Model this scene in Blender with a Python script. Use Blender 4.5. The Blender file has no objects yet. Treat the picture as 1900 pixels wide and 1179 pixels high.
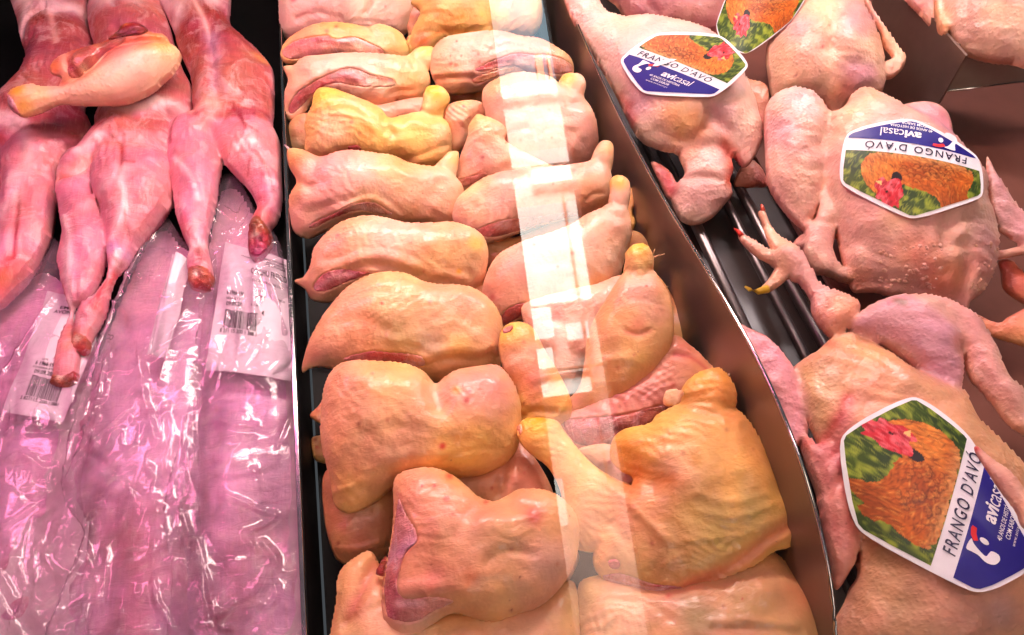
import bpy, math, random
import numpy as np
from mathutils import Vector, Matrix
rnd = random.Random(5)
S = bpy.context.scene
COL = S.collection
# ------------------------------------------------------------------ camera
W0, H0, FPX = 1900.0, 1179.0, 1372.0
PITCH, YAW, DIST = math.radians(54.6), math.radians(11.6), 0.83
AX = Vector((math.sin(YAW)*math.cos(PITCH), math.cos(YAW)*math.cos(PITCH), -math.sin(PITCH)))
CAM = -AX*DIST
cd = bpy.data.cameras.new('camera'); cam = bpy.data.objects.new('camera', cd); COL.objects.link(cam)
cd.sensor_width = 36.0; cd.lens = 36.0*FPX/W0; cd.clip_start = 0.01; cd.clip_end = 200
cam.location = CAM; cam.rotation_euler = (math.pi/2-PITCH, 0, -YAW)
S.camera = cam
S.view_settings.view_transform = 'Standard'; S.view_settings.look = 'None'
S.view_settings.exposure = 0.0; S.view_settings.gamma = 1.0
# ------------------------------------------------------------------ world + case lamps
wd = bpy.data.worlds.new('World'); S.world = wd; wd.use_nodes = True
wd.node_tree.nodes['Background'].inputs[0].default_value = (0.80, 0.90, 1.0, 1)
wd.node_tree.nodes['Background'].inputs[1].default_value = 0.08
def area(name, loc, target, sx, sy, power, color):
    l = bpy.data.lights.new(name, 'AREA'); l.shape = 'RECTANGLE'; l.size = sx; l.size_y = sy; l.energy = power; l.color = color
    o = bpy.data.objects.new(name, l); COL.objects.link(o); o.location = loc
    o.rotation_euler = (Vector(target)-Vector(loc)).to_track_quat('-Z', 'Y').to_euler(); return o
area('pink_tube_lamp', (-0.52, 0.22, 0.66), (-0.42, 0.02, 0), 0.42, 0.05, 2.9, (1.0, 0.23, 0.50))
area('warm_tube_lamp', (0.0, 0.40, 0.70), (-0.03, 0.12, 0), 0.50, 0.08, 8.4, (1.0, 0.75, 0.69))
area('tray_lamp', (0.60, 0.46, 0.70), (0.45, 0.05, 0), 0.45, 0.06, 6.0, (1.0, 0.84, 0.84))
area('shop_ceiling_lamp', (-0.1, -0.75, 2.0), (0.02, 0.05, 0), 1.2, 0.7, 9.0, (1.0, 0.84, 0.62))
area('street_daylight', (0.3, -3.6, 7.6), (0.3, -7.0, 2.6), 3.0, 2.0, 9500.0, (1.0, 0.97, 0.92))
# ------------------------------------------------------------------ projection helpers
RQ = cam.rotation_euler.to_matrix()
def ray(px, py):
    d = RQ @ Vector((px-W0/2, -(py-H0/2), -FPX)); return d.normalized()
def P(px, py, z=0.0):
    d = ray(px, py); return CAM + d*((z-CAM.z)/d.z)
FR = {'A4': (510,0,600/1645), 'A5': (520,400,600/1645), 'A6': (560,760,600/1688), 'B1': (1000,0,500/1371), 'B2': (1400,0,500/1371),
      'B3': (900,300,560/1376), 'B4': (1340,300,560/1376), 'B5': (950,740,600/1611), 'B6': (1400,700,500/1231), 'Z1': (0,0,560/1651),
      'Z2': (0,400,560/1651), 'Z3': (0,780,620/1832), 'G1': (0,0,300/884), 'G2': (280,100,300/769), 'G3': (0,350,360/1088),
      'G4': (1330,0,230/1043), 'G5': (1780,340,120/372), 'G6': (1100,60,320/1900), 'G7': (0,500,180/707), 'G8': (370,430,190/772), 'P': (0,0,1)}
def T(*a):
    """T('A4', pts, 'B3', pts ...) -> photo pixels"""
    out = []
    for f, pts in zip(a[0::2], a[1::2]):
        x0, y0, s = FR[f]; out += [(x0+x*s, y0+y*s) for x, y in pts]
    return np.array(out, float)
def catmull(p, n=8, closed=True):
    p = np.asarray(p, float); m = len(p)
    if closed: q = np.vstack([p[-1:], p, p[:2]])
    else: q = np.vstack([2*p[:1]-p[1:2], p, 2*p[-1:]-p[-2:-1]])
    out = []; t = np.linspace(0, 1, n, endpoint=False)[:, None]
    for i in range(m if closed else m-1):
        a, b, c, d = q[i], q[i+1], q[i+2], q[i+3]
        out.append(0.5*((2*b)+(c-a)*t+(2*a-5*b+4*c-d)*t*t+(3*b-a-3*c+d)*t**3))
    r = np.vstack(out)
    return r if closed else np.vstack([r, p[-1:]])
def inside(poly, X, Y):
    r = np.zeros(X.shape, bool); x, y = poly[:, 0], poly[:, 1]; j = len(poly)-1
    for i in range(len(poly)):
        c = ((y[i] > Y) != (y[j] > Y))
        if c.any():
            with np.errstate(divide='ignore', invalid='ignore'):
                xi = (x[j]-x[i])*(Y-y[i])/(y[j]-y[i])+x[i]
            r ^= c & (X < xi)
        j = i
    return r
def poisson(mask, s, it=40):
    h, w = mask.shape
    if min(h, w) > 16:
        c = poisson(mask[::2, ::2], 2*s, it); u = np.repeat(np.repeat(c, 2, 0), 2, 1)[:h, :w]*mask
    else:
        u = np.zeros((h, w)); it = 150
    u = np.pad(u, 1); m = np.pad(mask, 1)
    yy, xx = np.mgrid[0:h+2, 0:w+2]; red = m & ((yy+xx) % 2 == 0); blk = m & ((yy+xx) % 2 == 1); om = 1.75
    for _ in range(it):
        for k in (red, blk):
            n = np.zeros_like(u); n[1:-1, 1:-1] = (u[:-2, 1:-1]+u[2:, 1:-1]+u[1:-1, :-2]+u[1:-1, 2:]+s*s)*0.25
            u[k] += om*(n[k]-u[k])
    return np.clip(u[1:-1, 1:-1], 0, None)
def segdist(poly, X, Y):
    d = np.full(X.shape, 1e9)
    for a, b in zip(poly[:-1], poly[1:]):
        ab = b-a; L = max(ab@ab, 1e-12)
        t = np.clip(((X-a[0])*ab[0]+(Y-a[1])*ab[1])/L, 0, 1)
        d = np.minimum(d, (X-a[0]-t*ab[0])**2+(Y-a[1]-t*ab[1])**2)
    return np.sqrt(d)
def vnoise(X, Y, sc, seed):
    r = np.random.RandomState(seed); g = r.rand(64, 64)*2-1
    x, y = X/sc+r.rand()*40, Y/sc+r.rand()*40
    xi, yi = np.floor(x).astype(int), np.floor(y).astype(int); fx, fy = x-xi, y-yi
    fx = fx*fx*(3-2*fx); fy = fy*fy*(3-2*fy); a = lambda i, j: g[(yi+j) % 64, (xi+i) % 64]
    return (a(0,0)*(1-fx)+a(1,0)*fx)*(1-fy)+(a(0,1)*(1-fx)+a(1,1)*fx)*fy
def blur(H, M, n):
    for _ in range(n):
        p = np.pad(H*M, 1); q = np.pad(M.astype(float), 1)
        s = sum(p[1+i:p.shape[0]-1+i, 1+j:p.shape[1]-1+j] for i in (-1,0,1) for j in (-1,0,1))
        w = sum(q[1+i:q.shape[0]-1+i, 1+j:q.shape[1]-1+j] for i in (-1,0,1) for j in (-1,0,1))
        H = np.where(M, s/np.maximum(w, 1), H)
    return H
def lin(c):
    c = np.asarray(c, float)/255.0
    return np.where(c <= 0.04045, c/12.92, ((c+0.055)/1.055)**2.4)
# ------------------------------------------------------------------ materials
def newmat(name):
    m = bpy.data.materials.new(name); m.use_nodes = True; nt = m.node_tree
    return m, nt, nt.nodes['Principled BSDF']
def N(nt, t, **kw):
    n = nt.nodes.new(t)
    for k, v in kw.items():
        if k in n.inputs: n.inputs[k].default_value = v
        else: setattr(n, k, v)
    return n
def meat_mat(name, rough=0.42, sss=0.12, pore=0.25, wr=0.35, pim=0.0, mott=0.25, coat=0.15, wsc=110, fib=0.0, memb=0.0, fax=0.0):
    m, nt, b = newmat(name); L = nt.links.new
    at = N(nt, 'ShaderNodeAttribute', attribute_name='col'); tc = N(nt, 'ShaderNodeTexCoord')
    n1 = N(nt, 'ShaderNodeTexNoise', Scale=38.0, Detail=5.0, Roughness=0.62); L(tc.outputs['Object'], n1.inputs['Vector'])
    n2 = N(nt, 'ShaderNodeTexNoise', Scale=420.0, Detail=3.0); L(tc.outputs['Object'], n2.inputs['Vector'])
    hs = N(nt, 'ShaderNodeHueSaturation'); L(at.outputs['Color'], hs.inputs['Color'])
    mr = N(nt, 'ShaderNodeMapRange'); L(n1.outputs['Fac'], mr.inputs['Value'])
    mr.inputs[1].default_value = 0.3; mr.inputs[2].default_value = 0.7; mr.inputs[3].default_value = 1-mott*0.55; mr.inputs[4].default_value = 1+mott*0.35
    L(mr.outputs[0], hs.inputs['Value'])
    n3 = N(nt, 'ShaderNodeTexNoise', Scale=16.0, Detail=4.0); L(tc.outputs['Object'], n3.inputs['Vector'])
    m3 = N(nt, 'ShaderNodeMapRange'); L(n3.outputs['Fac'], m3.inputs['Value'])
    m3.inputs[1].default_value = 0.3; m3.inputs[2].default_value = 0.7; m3.inputs[3].default_value = 0.5-mott*0.06; m3.inputs[4].default_value = 0.5+mott*0.05
    L(m3.outputs[0], hs.inputs['Hue'])
    # small dark-pink specks
    vo = N(nt, 'ShaderNodeTexVoronoi', Scale=75.0); L(tc.outputs['Object'], vo.inputs['Vector'])
    sp = N(nt, 'ShaderNodeMapRange'); L(vo.outputs['Distance'], sp.inputs['Value'])
    sp.inputs[1].default_value = 0.03; sp.inputs[2].default_value = 0.10; sp.inputs[3].default_value = 0.55; sp.inputs[4].default_value = 0.0
    ns = N(nt, 'ShaderNodeTexNoise', Scale=30.0); L(tc.outputs['Object'], ns.inputs['Vector'])
    ms = N(nt, 'ShaderNodeMath', operation='GREATER_THAN'); L(ns.outputs['Fac'], ms.inputs[0]); ms.inputs[1].default_value = 0.60
    mm = N(nt, 'ShaderNodeMath', operation='MULTIPLY'); L(sp.outputs[0], mm.inputs[0]); L(ms.outputs[0], mm.inputs[1])
    mx = N(nt, 'ShaderNodeMix', data_type='RGBA'); L(mm.outputs[0], mx.inputs['Factor']); L(hs.outputs['Color'], mx.inputs[6]); mx.inputs[7].default_value = (0.30, 0.07, 0.045, 1)
    top = mx.outputs[2]; fh = None
    if fib:
        fm = N(nt, 'ShaderNodeMapping'); fm.inputs['Scale'].default_value = (1.0, 0.10, 0.5); fm.inputs['Rotation'].default_value = (0, 0, fax); L(tc.outputs['Object'], fm.inputs['Vector'])
        fn = N(nt, 'ShaderNodeTexNoise', Scale=330.0, Detail=4.0, Roughness=0.6, Distortion=0.8); L(fm.outputs[0], fn.inputs['Vector'])
        fr = N(nt, 'ShaderNodeMapRange'); L(fn.outputs['Fac'], fr.inputs['Value']); fr.inputs[1].default_value = 0.50; fr.inputs[2].default_value = 0.72; fr.inputs[3].default_value = 0.0; fr.inputs[4].default_value = fib
        x2 = N(nt, 'ShaderNodeMix', data_type='RGBA'); L(fr.outputs[0], x2.inputs['Factor']); L(top, x2.inputs[6]); x2.inputs[7].default_value = (0.80, 0.42, 0.38, 1); top = x2.outputs[2]
        fd = N(nt, 'ShaderNodeMapRange'); L(fn.outputs['Fac'], fd.inputs['Value']); fd.inputs[1].default_value = 0.30; fd.inputs[2].default_value = 0.46; fd.inputs[3].default_value = fib*.8; fd.inputs[4].default_value = 0.0
        x3 = N(nt, 'ShaderNodeMix', data_type='RGBA'); L(fd.outputs[0], x3.inputs['Factor']); L(top, x3.inputs[6]); x3.inputs[7].default_value = (0.46, 0.11, 0.09, 1); top = x3.outputs[2]; fh = fn.outputs['Fac']
    if memb:
        mn = N(nt, 'ShaderNodeTexNoise', Scale=21.0, Detail=6.0, Roughness=0.68, Distortion=1.4); L(tc.outputs['Object'], mn.inputs['Vector'])
        mr2 = N(nt, 'ShaderNodeMapRange'); L(mn.outputs['Fac'], mr2.inputs['Value']); mr2.inputs[1].default_value = 0.53; mr2.inputs[2].default_value = 0.60; mr2.inputs[3].default_value = 0.0; mr2.inputs[4].default_value = memb
        x4 = N(nt, 'ShaderNodeMix', data_type='RGBA'); L(mr2.outputs[0], x4.inputs['Factor']); L(top, x4.inputs[6]); x4.inputs[7].default_value = (0.82, 0.55, 0.55, 1); top = x4.outputs[2]
    L(top, b.inputs['Base Color'])
    # relief: wrinkles, pores, pimples
    mp = N(nt, 'ShaderNodeMapping'); mp.inputs['Scale'].default_value = (1.0, 2.6, 1.6); mp.inputs['Rotation'].default_value = (0, 0, 0.35); L(tc.outputs['Object'], mp.inputs['Vector'])
    nw = N(nt, 'ShaderNodeTexNoise', Scale=float(wsc), Detail=6.0, Roughness=0.55, Distortion=1.2); L(mp.outputs[0], nw.inputs['Vector'])
    vp = N(nt, 'ShaderNodeTexVoronoi', Scale=240.0, feature='SMOOTH_F1'); L(tc.outputs['Object'], vp.inputs['Vector'])
    b1 = N(nt, 'ShaderNodeBump', Strength=wr, Distance=0.0035); L(nw.outputs['Fac'], b1.inputs['Height'])
    b2 = N(nt, 'ShaderNodeBump', Strength=pore, Distance=0.0009); L(n2.outputs['Fac'], b2.inputs['Height']); L(b1.outputs[0], b2.inputs['Normal'])
    last = b2
    if fh is not None:
        bf = N(nt, 'ShaderNodeBump', Strength=0.35, Distance=0.0012); L(fh, bf.inputs['Height']); L(b2.outputs[0], bf.inputs['Normal']); last = bf
    if pim:
        inv = N(nt, 'ShaderNodeMapRange'); L(vp.outputs['Distance'], inv.inputs['Value'])
        inv.inputs[1].default_value = 0.1; inv.inputs[2].default_value = 0.5; inv.inputs[3].default_value = 1; inv.inputs[4].default_value = 0
        b3 = N(nt, 'ShaderNodeBump', Strength=pim, Distance=0.0016); L(inv.outputs[0], b3.inputs['Height']); L(last.outputs[0], b3.inputs['Normal']); last = b3
    L(last.outputs[0], b.inputs['Normal'])
    rr = N(nt, 'ShaderNodeMapRange'); L(n1.outputs['Fac'], rr.inputs['Value']); rr.inputs[3].default_value = rough-0.12; rr.inputs[4].default_value = rough+0.16
    L(rr.outputs[0], b.inputs['Roughness'])
    b.inputs['Specular IOR Level'].default_value = 0.45
    b.inputs['Subsurface Weight'].default_value = sss; b.inputs['Subsurface Radius'].default_value = (1.0, 0.35, 0.2); b.inputs['Subsurface Scale'].default_value = 0.006
    b.inputs['Coat Weight'].default_value = coat; b.inputs['Coat Roughness'].default_value = 0.16
    return m
M_SKIN = meat_mat('poultry_skin', pore=0.16, wr=0.22, wsc=85, pim=0.15, coat=0.25, rough=0.40, sss=0.18)
M_PIMP = meat_mat('pimpled_poultry_skin', pore=0.14, wr=0.24, pim=0.30, rough=0.42, wsc=75, coat=0.2, mott=0.32, sss=0.16)
M_FLESH = meat_mat('raw_flesh', rough=0.26, sss=0.15, pore=0.1, wr=0.5, mott=0.5, coat=0.5, wsc=120, fib=0.4, memb=0.5, fax=1.2)
M_RAB = meat_mat('rabbit_meat', rough=0.33, sss=0.10, pore=0.08, wr=0.45, mott=0.4, coat=0.2, wsc=48, fib=0.26, memb=0.30, fax=0.15)
M_GORE = meat_mat('ragged_flesh', rough=0.3, sss=0.1, pore=0.5, wr=1.0, mott=1.0, coat=0.6, wsc=190)
def flat_mat(name, c, rough=0.5, metal=0.0, spec=0.5, coat=0.0):
    m, nt, b = newmat(name); L = nt.links.new
    n = N(nt, 'ShaderNodeTexNoise', Scale=60.0, Detail=5.0); tc = N(nt, 'ShaderNodeTexCoord'); L(tc.outputs['Object'], n.inputs['Vector'])
    mr = N(nt, 'ShaderNodeMapRange'); L(n.outputs['Fac'], mr.inputs['Value']); mr.inputs[3].default_value = 0.86; mr.inputs[4].default_value = 1.1
    hs = N(nt, 'ShaderNodeHueSaturation'); hs.inputs['Color'].default_value = (*lin(c), 1); L(mr.outputs[0], hs.inputs['Value'])
    L(hs.outputs[0], b.inputs['Base Color'])
    r2 = N(nt, 'ShaderNodeMapRange'); L(n.outputs['Fac'], r2.inputs['Value']); r2.inputs[3].default_value = max(rough-0.06, 0.02); r2.inputs[4].default_value = rough+0.08
    L(r2.outputs[0], b.inputs['Roughness']); b.inputs['Metallic'].default_value = metal; b.inputs['Specular IOR Level'].default_value = spec
    b.inputs['Coat Weight'].default_value = coat; b.inputs['Coat Roughness'].default_value = 0.05
    return m
M_BLACK = flat_mat('black_tray', (12, 10, 10), 0.5, spec=0.2)
M_LINER = flat_mat('white_tray_liner', (215, 190, 195), 0.4)
M_STEEL = flat_mat('brushed_steel', (142, 122, 112), 0.36, metal=0.75)
M_EDGE = flat_mat('polished_steel_edge', (225, 222, 220), 0.15, metal=1.0)
M_PAPER = flat_mat('label_paper', (236, 228, 232), 0.55)
M_WHITE = flat_mat('glossy_label_white', (240, 236, 242), 0.4, spec=0.35)
M_BLUE = flat_mat('label_blue', (38, 30, 128), 0.35, spec=0.35)
M_NAVY = flat_mat('label_lettering', (38, 32, 70), 0.4)
M_INK = flat_mat('print_ink', (40, 30, 40), 0.5)
M_RED = flat_mat('label_red', (215, 40, 50), 0.4)
M_DKGREY = flat_mat('dark_grey_panel', (62, 52, 50), 0.3, spec=0.4)
M_BEIGE = flat_mat('beige_panel', (150, 128, 118), 0.35)
def print_mat():
    m, nt, b = newmat('label_print'); at = N(nt, 'ShaderNodeAttribute', attribute_name='col'); nt.links.new(at.outputs['Color'], b.inputs['Base Color'])
    b.inputs['Roughness'].default_value = 0.38; b.inputs['Specular IOR Level'].default_value = 0.35
    return m
M_PRINT = print_mat()
def film_mat(name, haze, tint, hcol):
    m, nt, b = newmat(name); L = nt.links.new; out = nt.nodes['Material Output']; nt.nodes.remove(b)
    tr = N(nt, 'ShaderNodeBsdfTransparent'); tr.inputs[0].default_value = (*tint, 1)
    di = N(nt, 'ShaderNodeBsdfDiffuse'); di.inputs[0].default_value = (*hcol, 1)
    gl = N(nt, 'ShaderNodeBsdfGlossy', Roughness=0.17)
    tc = N(nt, 'ShaderNodeTexCoord'); n = N(nt, 'ShaderNodeTexNoise', Scale=55.0, Detail=4.0, Distortion=1.5); L(tc.outputs['Object'], n.inputs['Vector'])
    bp = N(nt, 'ShaderNodeBump', Strength=0.12, Distance=0.004); L(n.outputs['Fac'], bp.inputs['Height']); L(bp.outputs[0], gl.inputs['Normal'])
    mr = N(nt, 'ShaderNodeMapRange'); L(n.outputs['Fac'], mr.inputs['Value']); mr.inputs[1].default_value = 0.3; mr.inputs[2].default_value = 0.75; mr.inputs[3].default_value = haze*0.6; mr.inputs[4].default_value = haze*1.6
    m1 = N(nt, 'ShaderNodeMixShader'); L(mr.outputs[0], m1.inputs[0]); L(tr.outputs[0], m1.inputs[1]); L(di.outputs[0], m1.inputs[2])
    fr = N(nt, 'ShaderNodeFresnel', IOR=1.55); L(bp.outputs[0], fr.inputs['Normal'])
    mu = N(nt, 'ShaderNodeMath', operation='MULTIPLY_ADD'); L(fr.outputs[0], mu.inputs[0]); mu.inputs[1].default_value = 0.85; mu.inputs[2].default_value = 0.02; mu.use_clamp = True
    m2 = N(nt, 'ShaderNodeMixShader'); L(mu.outputs[0], m2.inputs[0]); L(m1.outputs[0], m2.inputs[1]); L(gl.outputs[0], m2.inputs[2])
    L(m2.outputs[0], out.inputs['Surface']); return m
M_FILM = film_mat('clear_bag_film', 0.12, (0.98, 0.93, 0.96), (0.86, 0.62, 0.78))
def glass_mat():
    m, nt, b = newmat('case_glass'); L = nt.links.new; out = nt.nodes['Material Output']; nt.nodes.remove(b)
    tr = N(nt, 'ShaderNodeBsdfTransparent'); gl = N(nt, 'ShaderNodeBsdfGlossy', Roughness=0.0)
    fr = N(nt, 'ShaderNodeFresnel', IOR=1.5); mu = N(nt, 'ShaderNodeMath', operation='MULTIPLY'); L(fr.outputs[0], mu.inputs[0]); mu.inputs[1].default_value = 1.9; mu.use_clamp = True
    mx = N(nt, 'ShaderNodeMixShader'); L(mu.outputs[0], mx.inputs[0]); L(tr.outputs[0], mx.inputs[1]); L(gl.outputs[0], mx.inputs[2]); L(mx.outputs[0], out.inputs['Surface'])
    return m
M_GLASS = glass_mat()
# ------------------------------------------------------------------ objects helpers
def tag(o, label=None, cat=None, group=None, kind=None):
    for k, v in (('label', label), ('category', cat), ('group', group), ('kind', kind)):
        if v: o[k] = v
    return o
def mesh_obj(name, V, F, mat, parent=None, origin=None, smooth=True, col=None):
    me = bpy.data.meshes.new(name); V = np.asarray(V, float)
    og = np.array(origin if origin is not None else V.mean(0)); me.from_pydata((V-og).tolist(), [], F)
    if smooth: me.polygons.foreach_set('use_smooth', [True]*len(me.polygons))
    if col is not None:
        a = me.color_attributes.new('col', 'FLOAT_COLOR', 'POINT'); c = np.ones((len(V), 4)); c[:, :3] = col; a.data.foreach_set('color', c.ravel())
    me.materials.append(mat); me.update()
    o = bpy.data.objects.new(name, me); COL.objects.link(o)
    if parent is not None:
        o.parent = parent; o.location = Vector(og)-parent.location
    else: o.location = Vector(og)
    return o
class Plane:
    """A supporting plane in the world: centre under a photo point at height z, facing between straight up (f=0) and the customer (f=1)."""
    def __init__(s, cx, cy, z, f):
        s.c = P(cx, cy, z); v = (CAM-s.c).normalized()
        s.n = (Vector((0,0,1))*(1-f)+v*f).normalized()
        s.e1 = Vector((1,0,0)); s.e1 = (s.e1-s.n*s.e1.dot(s.n)).normalized(); s.e2 = s.n.cross(s.e1)
    def uv(s, pts):
        out = []
        for x, y in pts:
            d = ray(x, y); t = (s.c-CAM).dot(s.n)/d.dot(s.n); q = CAM+d*t-s.c; out.append((q.dot(s.e1), q.dot(s.e2)))
        return np.array(out)
    def pos(s, u, v, h):
        c, a, b, n = (np.array(k) for k in (s.c, s.e1, s.e2, s.n))
        return c+np.outer(u, a)+np.outer(v, b)+np.outer(h, n)
class Piece: pass
def trim(m, o, X, Y, s):
    p = np.pad(m, 1); k = m & ~(p[:-2,1:-1] & p[2:,1:-1] & p[1:-1,:-2] & p[1:-1,2:]); oc = np.vstack([o, o[:1]])
    if k.any(): d = segdist(oc, X[k], Y[k]); m = m.copy(); m[k] = d > .5*s
    return m
def rimfix(U, m, o, X, Y, s):
    """near the outline, measure from the true outline instead of the grid's stair steps"""
    h, w = m.shape; p = np.pad(m, 3); D = np.full(m.shape, 9.0)
    for j in range(-3, 4):
        for i in range(-3, 4):
            q = ~p[3+j:3+j+h, 3+i:3+i+w]; D = np.where(q, np.minimum(D, math.hypot(i, j)), D)
    k = m & (D < 3.1)
    if k.any():
        oc = np.vstack([o, o[:1]]); t = segdist(oc, X[k], Y[k])/(D[k]*s); f = np.clip((3.1-D[k])/2.1, 0, 1); U = U.copy(); U[k] *= np.clip(t*f+(1-f), .02, 1.3)
    return U
def grid_sheet(mask, X, Y, polys):
    """quads touching the mask; nodes outside are pulled on to the outline"""
    h, w = mask.shape
    q = mask[:-1,:-1] | mask[1:,:-1] | mask[:-1,1:] | mask[1:,1:]
    used = np.zeros_like(mask); used[:-1,:-1] |= q; used[1:,:-1] |= q; used[:-1,1:] |= q; used[1:,1:] |= q
    rim = used & ~mask
    O = np.vstack(polys); iy, ix = np.nonzero(rim)
    X, Y = X.copy(), Y.copy()
    for a in range(0, len(iy), 2000):
        yy, xx = iy[a:a+2000], ix[a:a+2000]
        d = (X[yy,xx][:,None]-O[:,0][None])**2+(Y[yy,xx][:,None]-O[:,1][None])**2; k = d.argmin(1); X[yy,xx] = O[k,0]; Y[yy,xx] = O[k,1]
    idx = -np.ones(mask.shape, int); idx[used] = np.arange(used.sum())
    cy, cx = np.nonzero(q)
    F = np.stack([idx[cy,cx], idx[cy,cx+1], idx[cy+1,cx+1], idx[cy+1,cx]], 1)
    return used, rim, idx, F, X, Y
SEED = [11]
def blob(name, lobes, base, mat, z=0.05, f=0.85, a=0.62, step=0.0015, cre=(), bumps=(), spots=(), strokes=(), carve=(), lump=0.0012, sm=2, edge=None, back=0.6, ctr=None, parent=None, fine=0.0, powr=0.5, wrk=()):
    """A plump solid grown from traced outlines. lobes: list of dict(o=pixels, a=plumpness, off=raise) or plain pixel arrays."""
    SEED[0] += 7; sd = SEED[0]
    L = [d if isinstance(d, dict) else {'o': d} for d in lobes]
    al = np.vstack([d['o'] for d in L]); cx, cy = ctr if ctr is not None else (al.min(0)+al.max(0))/2
    pl = Plane(cx, cy, z, f); outs = [catmull(pl.uv(d['o']), d.get('n', 8)) for d in L]
    lo = np.vstack(outs).min(0)-2*step; hi = np.vstack(outs).max(0)+2*step
    u = np.arange(lo[0], hi[0], step); v = np.arange(lo[1], hi[1], step); X, Y = np.meshgrid(u, v)
    H = np.zeros(X.shape); M = np.zeros(X.shape, bool); ms = []
    for d, o in zip(L, outs):
        m = trim(inside(o, X, Y), o, X, Y, step); ms.append(m); U = rimfix(poisson(m, step), m, o, X, Y, step)
        h = d.get('a', a)*2*U**powr if powr == 0.5 else d.get('a', a)*2*np.sqrt(U.max())*(U/max(U.max(), 1e-12))**powr
        h = np.where(m, h+d.get('off', 0.0)*np.clip(h/0.006, 0, 1), 0); H = np.maximum(H, h); M |= m
    if sm: H = blur(H, M, sm)
    ef = np.clip(H/0.010, 0, 1)
    for pts, w, dp in cre:
        c = catmull(pl.uv(np.asarray(pts, float)), 5, False); D = segdist(c, X, Y); H = H+dp*np.exp(-(D/w)**2)*ef
    for (bx, by), r, hh in bumps:
        (bu, bv), = pl.uv([(bx, by)]); H = H+hh*np.exp(-((X-bu)**2+(Y-bv)**2)/r**2)*ef
    H = H+lump*ef*(vnoise(X, Y, 0.028, sd)+0.5*vnoise(X, Y, 0.012, sd+1))
    # skin wrinkles: warped bands
    for amp, wl, ang in wrk:
        t = X*math.cos(ang)+Y*math.sin(ang)+0.010*vnoise(X, Y, 0.03, sd+2)+0.004*vnoise(X, Y, 0.012, sd+3)
        H = H+amp*ef*np.sin(t/wl*6.283)*np.clip(vnoise(X, Y, 0.035, sd+4)+0.35, 0, 1)
    if fine: H = H+fine*ef*vnoise(X, Y, 0.005, sd+5)
    cm = []
    for pts, dp in carve:
        c = catmull(pl.uv(np.asarray(pts, float)), 6); m = inside(c, X, Y) & M; U = poisson(m, step)
        H = H-dp*np.clip(np.sqrt(U)/0.004, 0, 1)*ef
    H = np.where(M, np.maximum(H, 0.0004), 0)
    # a rim point of one lobe lying inside another is not an outline
    polys = []
    for i, o in enumerate(outs):
        k = np.ones(len(o), bool)
        for j, o2 in enumerate(outs):
            if j != i: k &= ~inside(o2, o[:,0], o[:,1])
        if k.any(): polys.append(o[k])
    used, rim, idx, F, X2, Y2 = grid_sheet(M, X, Y, polys)
    xs, ys = X2[used], Y2[used]; hs = np.where(rim[used], 0, H[used])
    V = pl.pos(xs, ys, hs); inn = np.nonzero(~rim[used])[0]; nb = len(V)
    mp = np.arange(nb); mp[inn] = nb+np.arange(len(inn)); VB = pl.pos(xs[inn], ys[inn], -back*hs[inn])
    FB = mp[F][:, ::-1]
    # colours that belong to the thing itself: fat, blood, bruises
    C = np.tile(lin(base), (nb, 1))
    wig = 0.25*vnoise(xs, ys, 0.02, sd+6)+0.15*vnoise(xs, ys, 0.008, sd+8)
    if edge is not None:
        k = np.exp(-(hs/edge[1])**1.0)[:, None]*edge[2]; C = C*(1-k)+lin(edge[0])*k
    for i, d in enumerate(L):
        if 'c' in d:
            k = blur(ms[i].astype(float), np.ones_like(ms[i]), 3)[used][:, None]; C = C*(1-k)+lin(d['c'])*k
    for sx, sy, r, c, st in spots:
        (bu, bv), = pl.uv([(sx, sy)]); (bu2, _), = pl.uv([(sx+r, sy)]); rm = abs(bu2-bu)
        q = np.sqrt((xs-bu)**2+(ys-bv)**2)/rm+wig; k = (st*np.exp(-np.clip(q, 0, None)**2.5))[:, None]; C = C*(1-k)+lin(c)*k
    for pts, w, c, st in strokes:
        cc = catmull(pl.uv(np.asarray(pts, float)), 5, False); q = segdist(cc, xs, ys)/w+0.5*wig; k = (st*np.exp(-np.clip(q, 0, None)**2))[:, None]; C = C*(1-k)+lin(c)*k
    C = np.clip(C, 0, 1)**(1.0 if mat is M_RAB else 1.06 if mat is M_PIMP else 1.12)
    C = np.clip(C*(1+0.10*vnoise(xs, ys, 0.016, sd+9)[:, None]), 0, 1)
    o = mesh_obj(name, np.vstack([V, VB]), np.vstack([F, FB]).tolist(), mat, parent, pl.c, True, np.vstack([C, C[inn]]))
    p = Piece(); p.o, p.pl, p.H, p.M, p.u, p.v, p.step = o, pl, H, M, u, v, step
    return p
def sampH(p, x, y):
    fx = np.clip((x-p.u[0])/p.step, 0, len(p.u)-1.001); fy = np.clip((y-p.v[0])/p.step, 0, len(p.v)-1.001)
    i, j = fx.astype(int), fy.astype(int); a, b = fx-i, fy-j; H = p.H
    return (H[j,i]*(1-a)+H[j,i+1]*a)*(1-b)+(H[j+1,i]*(1-a)+H[j+1,i+1]*a)*b
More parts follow.
